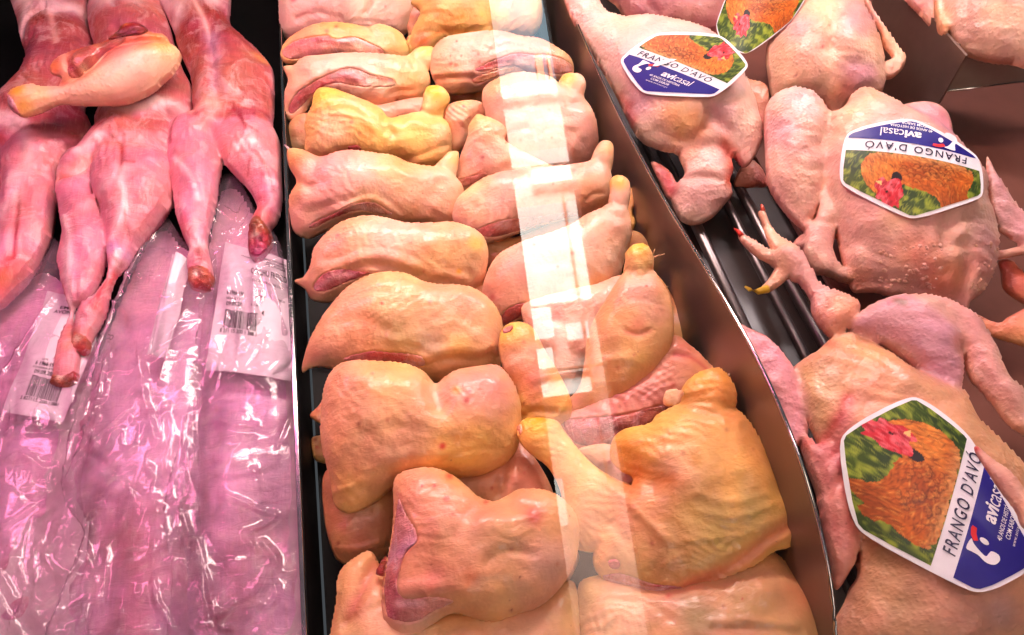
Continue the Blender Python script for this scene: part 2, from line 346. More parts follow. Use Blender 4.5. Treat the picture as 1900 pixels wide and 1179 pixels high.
def patch(p, name, pts, color, mat=None, a=0.25, lift=0.0008, spots=(), strokes=(), step=0.0016, lump=0.0008, fine=0.0004):
    """A part lying in (or on) its piece's surface."""
    SEED[0] += 7; sd = SEED[0]; pl = p.pl; o = catmull(pl.uv(np.asarray(pts, float)), 8)
    lo = o.min(0)-2*step; hi = o.max(0)+2*step
    X, Y = np.meshgrid(np.arange(lo[0], hi[0], step), np.arange(lo[1], hi[1], step)); M = inside(o, X, Y)
    U = poisson(M, step); d = a*2*np.sqrt(U)
    used, rim, idx, F, X2, Y2 = grid_sheet(M, X, Y, [o]); xs, ys = X2[used], Y2[used]; r = rim[used]
    d = d[used]; e = np.clip(d/0.003, 0, 1)
    hs = sampH(p, xs, ys)+np.where(r, -0.0015, lift+d+lump*e*vnoise(xs, ys, 0.012, sd)+fine*e*vnoise(xs, ys, 0.0045, sd+1))
    V = pl.pos(xs, ys, hs)
    C = np.tile(lin(color), (len(V), 1)); wig = 0.3*vnoise(xs, ys, 0.012, sd+2)
    for sx, sy, rr, c, st in spots:
        (bu, bv), = pl.uv([(sx, sy)]); (b2, _), = pl.uv([(sx+rr, sy)]); q = np.hypot(xs-bu, ys-bv)/abs(b2-bu)+wig; k = (st*np.exp(-np.clip(q,0,None)**2))[:,None]; C = C*(1-k)+lin(c)*k
    for spts, w, c, st in strokes:
        cc = catmull(pl.uv(np.asarray(spts, float)), 5, False); q = segdist(cc, xs, ys)/w+0.5*wig; k = (st*np.exp(-np.clip(q,0,None)**2))[:,None]; C = C*(1-k)+lin(c)*k
    C = np.clip(C*(1+0.22*vnoise(xs, ys, 0.009, sd+3)[:,None]), 0, 1)
    return mesh_obj(name, V, F.tolist(), mat or M_FLESH, p.o, pl.c, True, C)
def boxmesh(x0, x1, y0, y1, z0, z1):
    V = [(x,y,z) for z in (z0,z1) for y in (y0,y1) for x in (x0,x1)]
    return V, [(0,2,3,1),(4,5,7,6),(0,1,5,4),(2,6,7,3),(0,4,6,2),(1,3,7,5)]
def box(name, b, mat, parent=None, bev=0.0):
    V, F = boxmesh(*b); o = mesh_obj(name, V, F, mat, parent, smooth=False)
    if bev:
        md = o.modifiers.new('bevel', 'BEVEL'); md.width = bev; md.segments = 2
    return o
def tube(name, pts, r, mat, parent=None, n=8, taper=None, col=None):
    pts = [Vector(p) for p in pts]; V = []; F = []
    for i, p in enumerate(pts):
        t = (pts[min(i+1, len(pts)-1)]-pts[max(i-1, 0)]).normalized(); a = t.orthogonal().normalized(); b = t.cross(a)
        rr = r*(taper[i] if taper else 1)
        for k in range(n):
            an = 6.2832*k/n; V.append(tuple(p+a*math.cos(an)*rr+b*math.sin(an)*rr))
    for i in range(len(pts)-1):
        for k in range(n): F.append((i*n+k, i*n+(k+1)%n, (i+1)*n+(k+1)%n, (i+1)*n+k))
    F += [tuple(range(n))[::-1], tuple((len(pts)-1)*n+k for k in range(n))]
    return mesh_obj(name, V, F, mat, parent, col=np.tile(lin(col), (len(V),1)) if col else None)
def empty(name, loc, label, cat, group=None):
    o = bpy.data.objects.new(name, None); COL.objects.link(o); o.location = loc; tag(o, label, cat, group); return o
#--SCENE--
# ------------------------------------------------------------------ the display case (setting)
YN, YF = -0.62, 1.15
M_BAR = flat_mat('dull_steel_bar', (120, 110, 110), 0.32, metal=0.9)
M_TRAY = flat_mat('dull_tray_metal', (104, 98, 96), 0.42, metal=0.3)
M_BROWN = flat_mat('brown_tray_base', (128, 78, 66), 0.32, spec=0.5)
tag(box('tray_floor', (-0.228, 0.158, YN, YF, -0.035, -0.025), M_BLACK), kind='structure')
tag(box('rabbit_tray_floor', (-1.1, -0.236, YN, YF, -0.035, -0.020), M_BLACK), kind='structure')
tag(box('poultry_tray_floor', (0.170, 1.6, YN, YF, -0.065, -0.055), M_DKGREY), kind='structure')
tag(box('case_back_wall', (-1.1, 1.6, YF+0.002, YF+0.02, -0.06, 0.5), M_BLACK), kind='structure')
struct_ = tag(box('tray_liner', (-1.1, -0.238, YN, 0.02, -0.0195, -0.017), M_LINER), kind='structure')
d = empty('tray_divider', (-0.232, 0, 0), 'thin upright divider between the pink rabbits and the chicken legs, bright line along its top', 'divider')
box('panel', (-0.2345, -0.2295, YN, YF, -0.02, 0.045), M_BLACK, d); box('top_edge', (-0.2340, -0.2300, YN, YF, 0.0452, 0.049), M_EDGE, d, 0.0008)
d = empty('tray_divider', (0.165, 0, 0), 'tall brownish steel divider between the chicken legs and the whole chickens', 'divider')
prof = []
for q in ((1020,-90),(1055,0),(1075,60),(1130,180),(1185,290),(1245,400),(1312,500),(1375,600),(1420,690),(1450,760),(1490,850),(1520,960),(1541,1060),(1551,1140),(1553,1179),(1553,1290)):
    r_ = ray(*q); p_ = CAM+r_*((0.1655-CAM.x)/r_.x); prof.append((p_.y, p_.z))
prof = np.array(prof)
for _ in range(2): prof[1:-1] = .25*prof[:-2]+.5*prof[1:-1]+.25*prof[2:]
prof = catmull(prof, 6, False); prof = prof[(prof[:,0] > -.6)]
prof = np.vstack([[YF, prof[0][1]-.004], prof]) if prof[0][0] < YF else prof
V = []; F = []
for y, z in prof: V += [(0.1640, y, -0.035), (0.1640, y, z-.0012), (0.1670, y, z-.0012), (0.1670, y, -0.035)]
for i in range(len(prof)-1): F += [(4*i+k, 4*i+(k+1)%4, 4*i+4+(k+1)%4, 4*i+4+k) for k in range(4)]
F += [(3,2,1,0), tuple(4*(len(prof)-1)+k for k in range(4))]
mesh_obj('panel', V, F, M_STEEL, d, smooth=False)
tube('top_edge', [(0.1655, y, z) for y, z in prof[1:]], .0016, M_EDGE, d, 6)
bs = empty('brown_tray', (0.8, 0.3, -0.04), 'dark brown base plate beneath the upper right corner of the whole chicken tray', 'tray')
box('base_plate', (0.40, 1.5, YN, YF-.1, -0.050, -0.044), M_BROWN, bs, 0.001)
# steel bars the whole chickens lie over
rk = empty('steel_rack', (0.30, 0, -0.03), 'polished steel bars running front to back under the whole chickens', 'rack')
for i, x in enumerate((0.266, 0.318, 0.345)):
    tube('bar', [(x, YN+0.05, -0.030), (x, 0.9, -0.030)], 0.006 if i % 2 else 0.0072, M_BAR, rk, 12)
pn = empty('steel_tray', (0.20, 0, -0.05), 'grey steel tray strip beside the tall divider under the whole chickens', 'tray')
box('base_strip', (0.172, 0.252, YN, YF, -0.053, -0.047), M_TRAY, pn, 0.001)
box('rim', (0.2525, 0.256, YN, YF, -0.053, -0.040), M_TRAY, pn, 0.001)
# second compartment wall, upper right, with the glass front of the next tray
a0, a1 = P(1645, -60, 0.10), P(1792, 104, 0.10)
d = empty('tray_divider', a1, 'dark brown steel divider running to the upper right corner beside the far tray', 'divider')
V = []
for q, zz in ((a0, -0.05), (a1, -0.05), (a1, 0.10), (a0, 0.10)):
    V.append((q.x, q.y, zz))
V += [(x+0.004, y+0.001, z) for x, y, z in V]
mesh_obj('panel', V, [(0,1,2,3),(7,6,5,4),(0,4,5,1),(1,5,6,2),(2,6,7,3),(3,7,4,0)], M_STEEL, d, smooth=False)
b0, b1 = P(1738, 170, 0.03), P(1990, 138, 0.03)
d = empty('tray_plate', b0, 'beige front plate of the far right tray with a bright lower lip', 'plate')
V = [(b0.x,b0.y,0.03),(b1.x,b1.y,0.03),(b1.x,b1.y+0.012,0.095),(b0.x,b0.y+0.012,0.095)]; V += [(x,y+0.004,z) for x,y,z in V]
mesh_obj('panel', V, [(0,1,2,3),(7,6,5,4),(0,4,5,1),(1,5,6,2),(2,6,7,3),(3,7,4,0)], M_BEIGE, d, smooth=False)
tube('lip', [(b0.x,b0.y-0.001,0.029),(b1.x,b1.y-0.001,0.029)], 0.0016, M_EDGE, d)
# ------------------------------------------------------------------ colours
PINK = (236,186,168); PALE = (240,200,182); YEL = (242,192,118); DEEP = (246,192,60); ORG = (238,170,96); RED = (200,78,70); MEAT = (232,150,132); MAUVE = (222,160,158); FAT = (242,206,160); BRU = (150,140,98); TAN = (228,172,120); DK = (150,60,50)
LEGS = 'chicken leg quarters piled in two rows in the middle tray'
def leg(label, lobes, base, mat=M_SKIN, flesh=(), drop=0.07, grow=True, **kw):
    kw.setdefault('edge', (YEL, 0.010, 0.55)); kw.setdefault('lump', 0.0022); kw.setdefault('fine', 0.0002)
    kw.setdefault('wrk', ((0.00028, 0.011, rnd.uniform(0, 3.1)), (0.00016, 0.0055, rnd.uniform(0, 3.1))))
    kw.setdefault('powr', 0.40)
    if drop:
        lb = lobes[0]['o'] if isinstance(lobes[0], dict) else lobes[0]; y0, y1 = lb[:,1].min(), lb[:,1].max(); t = np.clip((lb[:,1]-(y0+y1)/2)/((y1-y0)/2), 0, 1)
        lb[:,1] += t*drop*(y1-y0)
    for d_ in lobes:
        q_ = d_['o'] if isinstance(d_, dict) else d_; c_ = (q_.min(0)+q_.max(0))/2; q_[:] = c_+(q_-c_)*(np.array([1.025, 1.04]) if grow else 1)
    lb = lobes[0]['o'] if isinstance(lobes[0], dict) else lobes[0]; (x0, y0), (x1, y1) = lb.min(0), lb.max(0); rx = lambda a, b: x0+(x1-x0)*rnd.uniform(a, b); ry = lambda a, b: y0+(y1-y0)*rnd.uniform(a, b)
    ex = []
    for _ in range(3):
        x, y, t, L_ = rx(.15, .85), ry(.2, .8), rnd.uniform(-.7, .7), (x1-x0)*rnd.uniform(.12, .3); w = rnd.uniform(.0025, .006)
        pts = [(x+L_*k*math.cos(t+.5*k), y+L_*k*math.sin(t+.5*k)*.6) for k in (-1, -.4, .3, 1)]; ex += [(pts, w, rnd.choice((-.0012, -.0009, .0010)))]
    kw['cre'] = list(kw.get('cre', ()))+ex
    kw['spots'] = [(rx(.1, .9), ry(.1, .9), (x1-x0)*rnd.uniform(.10, .24), rnd.choice(((244,200,130), (230,160,150), (244,206,186), (238,184,110), (226,156,130))), rnd.uniform(.25, .55)) for _ in range(5)]+list(kw.get('spots', ()))+[(rx(.1, .9), ry(.1, .8), rnd.uniform(2.0, 4.5), rnd.choice((RED, DK, (216,120,100))), rnd.uniform(.4, .8)) for _ in range(4)]
    flesh = [(f[0], tuple(.68*a+.32*b for a, b in zip(f[1], (238,172,150))))+tuple(f[2:]) for f in flesh]
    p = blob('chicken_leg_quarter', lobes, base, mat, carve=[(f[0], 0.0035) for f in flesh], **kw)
    tag(p.o, label, 'chicken leg', LEGS)
    for f in flesh:
        patch(p, 'cut_flesh', f[0], f[1], M_FLESH, a=f[2] if len(f) > 2 else 0.22, lift=0.0012, strokes=f[3] if len(f) > 3 else (), spots=f[4] if len(f) > 4 else ())
    return p
A4 = lambda p: T('A4', p); A5 = lambda p: T('A5', p); B3 = lambda p: T('B3', p); B5 = lambda p: T('B5', p); A6 = lambda p: T('A6', p)
def sp(fr, L): return [(*T(fr, [(x, y)])[0], r*FR[fr][2], c, s) for x, y, r, c, s in L]
def st(fr, L): return [(T(fr, pts), w, c, s) for pts, w, c, s in L]
# ---- left row, from the back
leg('pale pink chicken thigh at the very back of the left row, cut by top edge', [A4([(40,-60),(28,40),(45,150),(110,185),(250,170),(400,175),(560,180),(660,150),(705,60),(735,-20),(700,-120),(300,-140),(100,-120)])], PALE,
    spots=sp('A4', [(105,12,16,RED,.8),(560,52,8,RED,.9),(300,60,120,MAUVE,.4),(600,60,90,(238,190,180),.6)]), strokes=st('A4', [([(120,100),(180,80),(240,110)],.002,(205,120,120),.5),([(480,-10),(490,30),(470,80)],.0025,(200,130,110),.6)]), z=0.05,
    cre=[(A4([(480,-10),(490,30),(465,80)]),.004,-.004),(A4([(120,110),(220,85),(330,105)]),.005,-.002)], edge=(MAUVE,.01,.3))
leg('yellow skinned chicken thigh with long pink cut face, second from back of left row', [A4([(38,255),(60,215),(110,175),(200,130),(300,118),(400,128),(470,140),(520,128),(580,140),(640,175),(668,230),(672,275),(645,310),(560,325),(450,335),(350,325),(230,320),(110,320),(60,310),(38,280)])], YEL, z=0.052,
    flesh=[(A4([(40,260),(100,222),(160,205),(215,197),(270,193),(310,212),(400,203),(480,232),(545,265),(540,292),(430,306),(330,300),(200,300),(90,308),(48,290)]), MEAT, .2, st('A4',[([(60,250),(200,215),(300,235)],.004,RED,.6),([(330,225),(420,215),(500,250)],.003,(238,190,190),.8)]))],
    spots=sp('A4', [(600,230,90,ORG,.7),(300,150,120,YEL,.5),(120,190,60,(238,170,120),.6)]), cre=[(A4([(230,205),(320,222),(480,190),(520,240),(560,270)]),.004,.002),(A4([(470,140),(500,190),(520,240)]),.005,-.002)])
leg('chicken leg with broad glistening pink cut face and knuckle, third from back of left row', [A4([(52,345),(110,335),(150,300),(260,285),(380,275),(480,278),(600,288),(690,300),(745,330),(778,385),(780,435),(760,485),(735,505),(640,505),(560,527),(470,522),(380,500),(280,478),(210,500),(150,560),(95,588),(62,565),(58,470),(75,410)]),
    A4([(660,300),(695,268),(730,242),(790,238),(815,262),(812,310),(795,345),(770,365),(720,350),(680,330)])], (240,190,158), z=0.055,
    flesh=[(A4([(72,560),(110,495),(170,450),(240,412),(300,385),(370,362),(430,370),(490,398),(560,410),(605,425),(600,450),(480,455),(400,447),(310,432),(230,462),(160,525),(95,582)]), MEAT, .22, st('A4',[([(90,560),(180,480),(280,440)],.006,(205,80,70),.7),([(300,400),(380,390),(480,440)],.004,(240,195,195),.9),([(330,395),(420,425)],.003,(200,90,95),.6),([(480,440),(600,440)],.004,(242,200,170),.8)]))],
    spots=sp('A4', [(760,260,45,DEEP,.7),(640,360,110,YEL,.5),(330,320,120,PALE,.5),(700,450,90,ORG,.5)]), cre=[(A4([(100,470),(200,415),(320,360),(420,350),(500,390),(600,415)]),.004,.0022),(A4([(560,525),(600,480),(700,470)]),.004,-.002),(A4([(690,300),(700,350)]),.004,-.003)])
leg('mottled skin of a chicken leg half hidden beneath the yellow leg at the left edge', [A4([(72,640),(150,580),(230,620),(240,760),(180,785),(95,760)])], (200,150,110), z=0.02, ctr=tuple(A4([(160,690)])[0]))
leg('bright yellow chicken leg with rounded knuckle standing up at the right, fourth in left row', [A4([(160,630),(195,545),(205,490),(235,455),(300,458),(360,478),(430,505),(490,528),(540,558),(580,600),(640,592),(720,575),(800,585),(855,610),(880,645),(892,700),(888,770),(850,815),(760,840),(680,838),(610,805),(480,798),(380,780),(270,802),(205,785),(162,750),(165,690)]),
    {'o':A4([(740,590),(752,520),(760,470),(785,442),(840,442),(882,480),(888,520),(862,560),(855,600),(800,640)]),'a':.8}], (244,196,118), z=0.055,
    flesh=[(A4([(375,762),(400,748),(430,750),(445,772),(420,785),(390,782)]), RED)],
    spots=sp('A4', [(805,468,48,(250,200,40),1),(260,500,90,(248,200,80),.8),(560,660,150,(250,205,110),.7),(300,680,110,PALE,.45),(740,560,18,RED,.9),(870,700,70,(232,180,150),.7),(600,740,120,(244,190,120),.7)]),
    strokes=st('A4',[([(260,800),(330,780),(390,770)],.004,(220,120,100),.5),([(280,560),(380,560),(460,600)],.003,(238,160,70),.6)]),
    cre=[(A4([(580,600),(560,640),(600,690)]),.006,-.004),(A4([(270,560),(380,545),(480,600),(560,690)]),.004,-.0015),(A4([(300,600),(420,600),(520,690)]),.004,.0012),(A4([(650,830),(760,790),(860,750)]),.004,-.0016),(A4([(870,580),(800,610),(740,600)]),.006,-.003)])
L4 = leg('large pink and yellow chicken thigh with quill tipped point at left, fifth in left row', [A4([(85,765),(150,770),(240,805),(330,780),(420,775),(520,790),(600,800),(680,835),(760,850),(840,860),(900,895),(948,960),(942,1040),(920,1110),(860,1142),(740,1120),(620,1130),(560,1105),(440,1095),(350,1115),(250,1155),(180,1178),(110,1152),(88,1080),(85,1000),(120,930),(85,860),(72,800)]),
    A4([(810,870),(860,800),(890,775),(930,775),(935,810),(925,880),(900,940)])], (238,182,160), z=0.055,
    flesh=[(A4([(180,1165),(215,1135),(320,1092),(400,1052),(500,1042),(560,1070),(600,1100),(540,1100),(460,1082),(380,1092),(280,1130),(215,1165)]), (226,138,122), .2, st('A4',[([(250,1130),(340,1100)],.005,RED,.6),([(400,1060),(540,1085)],.003,(244,200,180),.8)]))],
    spots=sp('A4', [(110,810,90,ORG,.8),(100,960,90,(240,180,120),.8),(300,900,140,(226,150,150),.5),(480,930,130,PALE,.7),(640,830,120,YEL,.7),(800,1000,150,(236,176,160),.6),(470,1030,80,YEL,.6),(910,800,40,YEL,.7)]),
    cre=[(A4([(110,930),(180,960),(240,940)]),.006,-.0025),(A4([(240,805),(215,870),(190,960)]),.007,-.003),(A4([(330,1085),(430,1035),(530,1035),(640,1110)]),.0035,.002),(A4([(600,800),(650,860),(760,900)]),.005,-.002)])
tube('quill', [P(*A4([(80,772)])[0], .075), P(*A4([(66,752)])[0], .08), P(*A4([(48,738)])[0], .082)], .0017, M_PRINT, L4.o, 6, (1,1,.6), (240,200,200))
leg('plump pink chicken thigh with a smooth bulging top, sixth in the left row', [A5([(165,250),(182,170),(250,90),(330,35),(440,10),(540,20),(640,45),(760,45),(860,40),(940,60),(1010,100),(1045,170),(1042,250),(1020,320),(960,360),(870,368),(760,360),(640,345),(560,335),(480,340),(380,365),(300,400),(230,410),(168,395),(138,352),(88,322),(92,308),(135,295)]), A5([(960,320),(1010,290),(1035,340),(1040,385),(1010,398),(975,370)])], (240,186,156), z=0.055,
    flesh=[(A5([(178,365),(220,315),(280,290),(345,284),(400,294),(480,300),(430,318),(350,345),(250,388),(195,390)]), (206,96,88), .25, st('A5',[([(200,370),(300,320),(380,310)],.003,(240,170,165),.7)])),(A5([(1005,370),(1025,362),(1040,380),(1020,395)]), RED, .2)],
    spots=sp('A5', [(330,60,140,(246,190,120),.7),(260,170,150,(232,160,150),.5),(600,120,150,PALE,.6),(800,200,160,(240,184,120),.55),(990,160,40,(246,190,80),.6),(900,295,14,(245,180,60),.9),(980,260,60,(200,150,120),.6),(330,85,5,RED,.8),(300,115,10,(225,130,120),.8)]),
    cre=[(A5([(350,285),(480,262),(620,285),(720,320),(850,345)]),.005,-.0032),(A5([(380,250),(520,235),(680,270)]),.007,.0015),(A5([(700,180),(800,260),(950,300)]),.006,-.0012)])
leg('chicken thigh with a greenish bruise and wrinkled skin fold, seventh in the left row', [A5([(122,738),(150,650),(200,560),(280,450),(350,375),(450,320),(560,300),(650,310),(720,345),(800,362),(900,362),(980,382),(1060,440),(1110,520),(1120,600),(1112,700),(1092,760),(1000,785),(900,805),(820,815),(750,800),(700,785),(620,775),(500,770),(400,765),(300,750),(200,740),(150,752),(130,765)])], (236,180,130), z=0.06,
    flesh=[(A5([(330,735),(420,708),(480,698),(560,706),(640,712),(715,728),(735,765),(690,780),(600,775),(480,765),(400,755)]), MEAT, .2, st('A5',[([(470,720),(560,720),(640,745)],.006,(196,60,70),.8)]))],
    spots=sp('A5', [(620,610,130,(176,156,100),.75),(760,660,70,(178,160,150),.6),(330,600,150,(240,186,140),.6),(560,400,200,(246,200,140),.6),(1060,640,70,(220,150,140),.5),(860,520,180,(238,182,146),.6),(440,560,60,(232,150,110),.5),(525,468,9,(215,80,70),.8),(900,670,60,(236,186,110),.7),(150,700,60,(226,160,120),.6)]),
    cre=[(A5([(720,740),(820,700),(920,690),(1000,700),(1060,670)]),.006,.003),(A5([(740,770),(850,735),(960,740),(1060,720)]),.004,-.0025),(A5([(800,800),(880,770),(980,770)]),.0035,.0015),(A5([(300,560),(420,540),(560,600),(680,690)]),.006,-.0014),(A5([(560,640),(680,660),(760,690)]),.004,.0015)],
    bumps=[(tuple(A5([(130+500,600)])[0]),.03,.002)])
L7 = leg('big heart topped chicken thigh with a deep notch and small red spots, left row', [T('P',[(608,720),(629,686),(666,676),(702,677),(739,679),(770,687),(792,700),(808,716),(823,705),(848,692),(885,685),(918,683),(937,699),(954,728),(962,765),(960,815),(946,842),(915,862),(880,872),(830,875),(780,879),(738,886),(702,911),(667,927),(642,928),(624,914),(618,877),(604,831),(600,781)])], (240,180,124), z=0.06,
    spots=sp('P', [(660,740,80,(242,190,140),.6),(880,740,70,(232,164,150),.8),(735,820,110,(226,172,130),.6),(860,830,60,(240,180,90),.7),(650,900,40,(244,196,110),.8),(845,733,9,(240,160,50),.8),(868,735,4.5,RED,.9),(862,752,6.5,RED,.95),(820,833,5.5,(210,50,45),1),(930,720,40,(226,150,140),.6),(720,700,50,(246,190,110),.6),(700,850,70,(214,160,120),.5)]),
    cre=[(T('P',[(808,712),(806,735),(815,760)]),.009,-.010),(T('P',[(660,850),(700,810),(760,800),(830,820)]),.006,-.0012),(T('P',[(625,912),(650,905),(690,890)]),.003,.0018),(T('P',[(680,880),(740,850),(820,850),(900,840)]),.006,.0015)], fine=.0003)
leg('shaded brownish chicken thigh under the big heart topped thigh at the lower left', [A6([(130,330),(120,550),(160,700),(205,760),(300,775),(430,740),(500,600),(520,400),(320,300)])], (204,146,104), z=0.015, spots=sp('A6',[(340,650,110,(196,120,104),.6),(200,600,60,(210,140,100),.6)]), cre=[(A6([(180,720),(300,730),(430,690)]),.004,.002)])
leg('pinkish chicken thigh wedged behind the pink lower leg, grooved down its middle', [T('P',[(830,878),(880,870),(930,850),(960,820),(990,850),(1020,900),(1030,945),(980,950),(930,945),(880,935),(850,910)])], (226,160,130), z=0.03, cre=[(A6([(1065,300),(1045,380),(1030,440)]),.006,-.006)], spots=sp('A6',[(1150,330,90,(222,150,120),.6),(940,350,90,(236,190,150),.6)]))
L8 = leg('chicken leg with mauve meat along its left side and red specks, front left row', [A6([(490,400),(540,345),(620,325),(720,330),(800,365),(870,420),(920,465),(1000,490),(1070,460),(1130,430),(1240,430),(1340,470),(1420,560),(1435,680),(1410,800),(1340,900),(1240,980),(1100,1025),(980,1055),(800,1015),(700,1060),(600,1120),(510,1110),(450,1075),(430,950),(450,820),(475,700),(490,560)])], (228,164,124), z=0.062,
    flesh=[(A6([(455,800),(480,690),(500,560),(520,480),(560,560),(610,640),(620,700),(560,760),(530,850),(515,930),(560,985),(700,975),(800,1000),(700,1050),(600,1105),(520,1100),(455,1070),(440,950)]), (216,138,120), .16, st('A6',[([(510,490),(560,580),(600,680)],.007,(222,150,140),.9),([(500,760),(580,730)],.008,(196,130,150),.7),([(470,900),(480,1050)],.008,(190,90,84),.7),([(520,1010),(640,1010)],.003,(246,190,180),.9)]))],
    spots=sp('A6', [(780,370,60,(240,170,110),.7),(775,362,22,(206,70,60),.9),(765,488,14,(206,60,55),.9),(640,422,9,(206,60,55),.9),(703,420,9,(206,60,55),.9),(960,495,13,(206,60,55),.9),(795,570,9,(190,60,50),.9),(1205,575,55,(198,80,60),.85),(1000,740,130,(196,150,100),.7),(900,880,50,(222,140,90),.7),(700,900,110,(226,140,116),.6),(860,640,160,(222,160,130),.6),(1130,880,7,(130,40,40),.9),(1090,1045,10,DK,.9),(1300,800,120,(226,172,160),.7)]),
    cre=[(A6([(870,560),(980,480),(1060,500)]),.008,-.003),(A6([(980,780),(1080,740),(1200,760)]),.005,-.002),(A6([(540,940),(640,930),(820,930),(1000,960)]),.006,.002),(A6([(740,620),(900,600),(1150,620)]),.010,.002)])
patch(L8, 'blood_clot', A6([(385,850),(420,780),(445,770),(450,850),(430,870),(395,865)]), (200,70,60), M_GORE, a=.3)
leg('wide pale chicken thigh lying flat across the bottom edge of the left row', [A6([(200,1000),(215,870),(300,790),(380,760),(460,900),(640,1060),(900,1000),(1240,960),(1390,900),(1430,1000),(1440,1179),(1450,1400),(800,1450),(200,1400)])], (226,178,128), z=0.03, f=.5, spots=sp('A6',[(260,1000,110,(222,160,110),.6),(800,1130,220,(232,186,130),.7),(300,1050,60,(214,140,110),.6)]), strokes=st('A6',[([(390,820),(330,960),(270,1100)],.005,(206,120,90),.6)]), cre=[(A6([(390,820),(330,960),(260,1120)]),.007,-.004)])
# ---- right row, from the back
leg('yellow chicken leg at the very back of the right row, cut by top edge', [A4([(700,20),(735,-20),(800,-90),(1100,-110),(1290,-80),(1345,0),(1350,100),(1300,170),(1150,190),(1050,200),(900,200),(830,245),(760,250),(705,240),(692,200),(712,130),(745,70)])], (244,198,120), z=0.06, spots=sp('A4',[(1240,40,120,PALE,.9),(900,120,90,(238,180,90),.6),(760,215,50,(232,150,120),.7)]), strokes=st('A4',[([(870,130),(960,100)],.0025,(226,150,60),.7),([(740,230),(860,170),(980,175)],.003,(232,150,70),.7)]), cre=[(A4([(720,180),(840,170),(1000,170),(1100,150)]),.005,-.002)])
leg('small pink bit of chicken skin squeezed between the two rows near the top', [A4([(672,110),(700,40),(740,10),(790,40),(770,110),(720,170),(690,200)])], (226,160,150), z=0.03, spots=sp('A4',[(740,20,30,(226,150,60),.8)]))
leg('yellow edged knuckle of a chicken leg peeping out between the rows near the top', [A4([(660,260),(668,200),(700,175),(740,190),(735,230),(700,270)])], (244,196,96), z=0.035)
leg('chicken leg with raw pink end at the right, second from back of right row', [A4([(797,285),(840,220),(900,190),(1050,168),(1150,165),(1250,190),(1340,200),(1440,250),(1500,300),(1512,360),(1482,398),(1400,388),(1300,390),(1225,405),(1150,425),(1050,445),(940,458),(862,448),(815,395),(795,335)])], (240,186,160), z=0.06,
    flesh=[(A4([(1020,372),(1090,335),(1160,308),(1230,285),(1310,292),(1380,290),(1460,310),(1505,335),(1508,370),(1440,385),(1350,372),(1290,378),(1225,350),(1150,355),(1080,372)]), (216,122,120), .25, st('A4',[([(1060,360),(1200,310)],.004,(196,74,74),.8),([(1240,300),(1320,290)],.005,(198,90,100),.8),([(1230,330),(1300,350)],.004,(246,210,200),.8)])), (A4([(1010,412),(1100,380),(1200,352),(1210,375),(1120,405),(1030,436)]), (240,160,110), .15)],
    spots=sp('A4',[(900,420,90,(240,180,100),.6),(1050,260,150,PALE,.6),(1350,240,100,(230,160,140),.6),(900,300,5,DK,.8),(955,300,5,DK,.8),(930,225,5,DK,.8)]), cre=[(A4([(815,390),(900,385),(1010,385)]),.005,.0025),(A4([(830,410),(940,405),(1010,400)]),.004,-.0025)])
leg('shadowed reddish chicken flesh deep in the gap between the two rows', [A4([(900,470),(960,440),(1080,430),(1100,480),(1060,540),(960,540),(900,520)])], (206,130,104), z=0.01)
leg('big pale chicken leg with yellow knuckle at upper right, third in the right row', [A4([(1060,490),(1100,430),(1200,390),(1280,380),(1400,402),(1450,440),(1520,470),(1590,530),(1630,620),(1638,720),(1605,795),(1530,825),(1400,825),(1260,800),(1160,760),(1120,690),(1080,600)]),
    {'o':A4([(1435,470),(1445,420),(1470,385),(1510,376),(1560,386),(1582,430),(1572,485),(1580,540),(1520,570),(1460,540)]),'a':.8}], (238,184,164), z=0.065, spots=sp('A4',[(1490,400,50,DEEP,.9),(1130,450,90,YEL,.5),(1570,650,90,(222,150,140),.8),(1300,650,140,PALE,.6)]), strokes=st('A4',[([(1150,720),(1180,690),(1250,680)],.003,(214,130,110),.6)]), cre=[(A4([(1150,720),(1190,690),(1280,670)]),.005,-.003),(A4([(1440,480),(1500,540),(1580,530)]),.006,-.003)])
leg('wrinkled round end of a chicken leg between the yellow leg and the pale leg', [A4([(862,575),(900,530),(1000,515),(1065,540),(1060,610),(1000,680),(950,745),(900,748),(880,685)])], (232,172,144), z=0.045, spots=sp('A4',[(960,550,10,RED,.8),(930,680,60,(222,150,120),.6)]), wrk=((.0008,.006,.4),))
leg('chicken thigh with pointed left corner below the big pale leg with yellow knuckle', [A4([(918,880),(945,800),(985,700),(990,650),(1030,592),(1075,600),(1140,625),(1185,670),(1175,720),(1260,770),(1400,830),(1480,860),(1400,910),(1200,930),(1080,920),(1000,945),(940,940)])], (240,190,160), z=0.06, spots=sp('A4',[(1030,620,70,YEL,.6),(1000,820,110,(232,164,140),.6)]), flesh=[(A4([(930,925),(1000,905),(1070,888),(1080,900),(1010,940),(960,960)]), MEAT, .2)], cre=[(A4([(1150,690),(1100,740),(1040,800)]),.007,-.0015)])
leg('long smooth chicken leg under the white reflection, fifth in the right row', [T('P',[(843,400),(850,372),(870,352),(905,330),(950,318),(1010,312),(1070,307),(1105,300),(1128,318),(1133,350),(1125,378),(1090,395),(1040,405),(990,415),(940,432),(900,441),(878,440),(858,422)]), T('P',[(1095,310),(1106,275),(1120,262),(1136,268),(1138,295),(1130,325),(1112,335)])], (240,188,168), z=0.06,
    flesh=[(T('P',[(882,434),(905,421),(950,409),(1000,403),(1050,397),(1070,402),(1010,416),(955,432),(915,442)]), (222,120,110), .2)], spots=sp('P',[(880,370,40,(244,200,150),.6),(1060,350,60,(236,176,156),.6),(1095,370,26,(232,160,120),.6),(1126,275,18,(226,170,110),.8)]), cre=[(T('P',[(1085,375),(1100,365),(1115,362)]),.003,-.0015)])
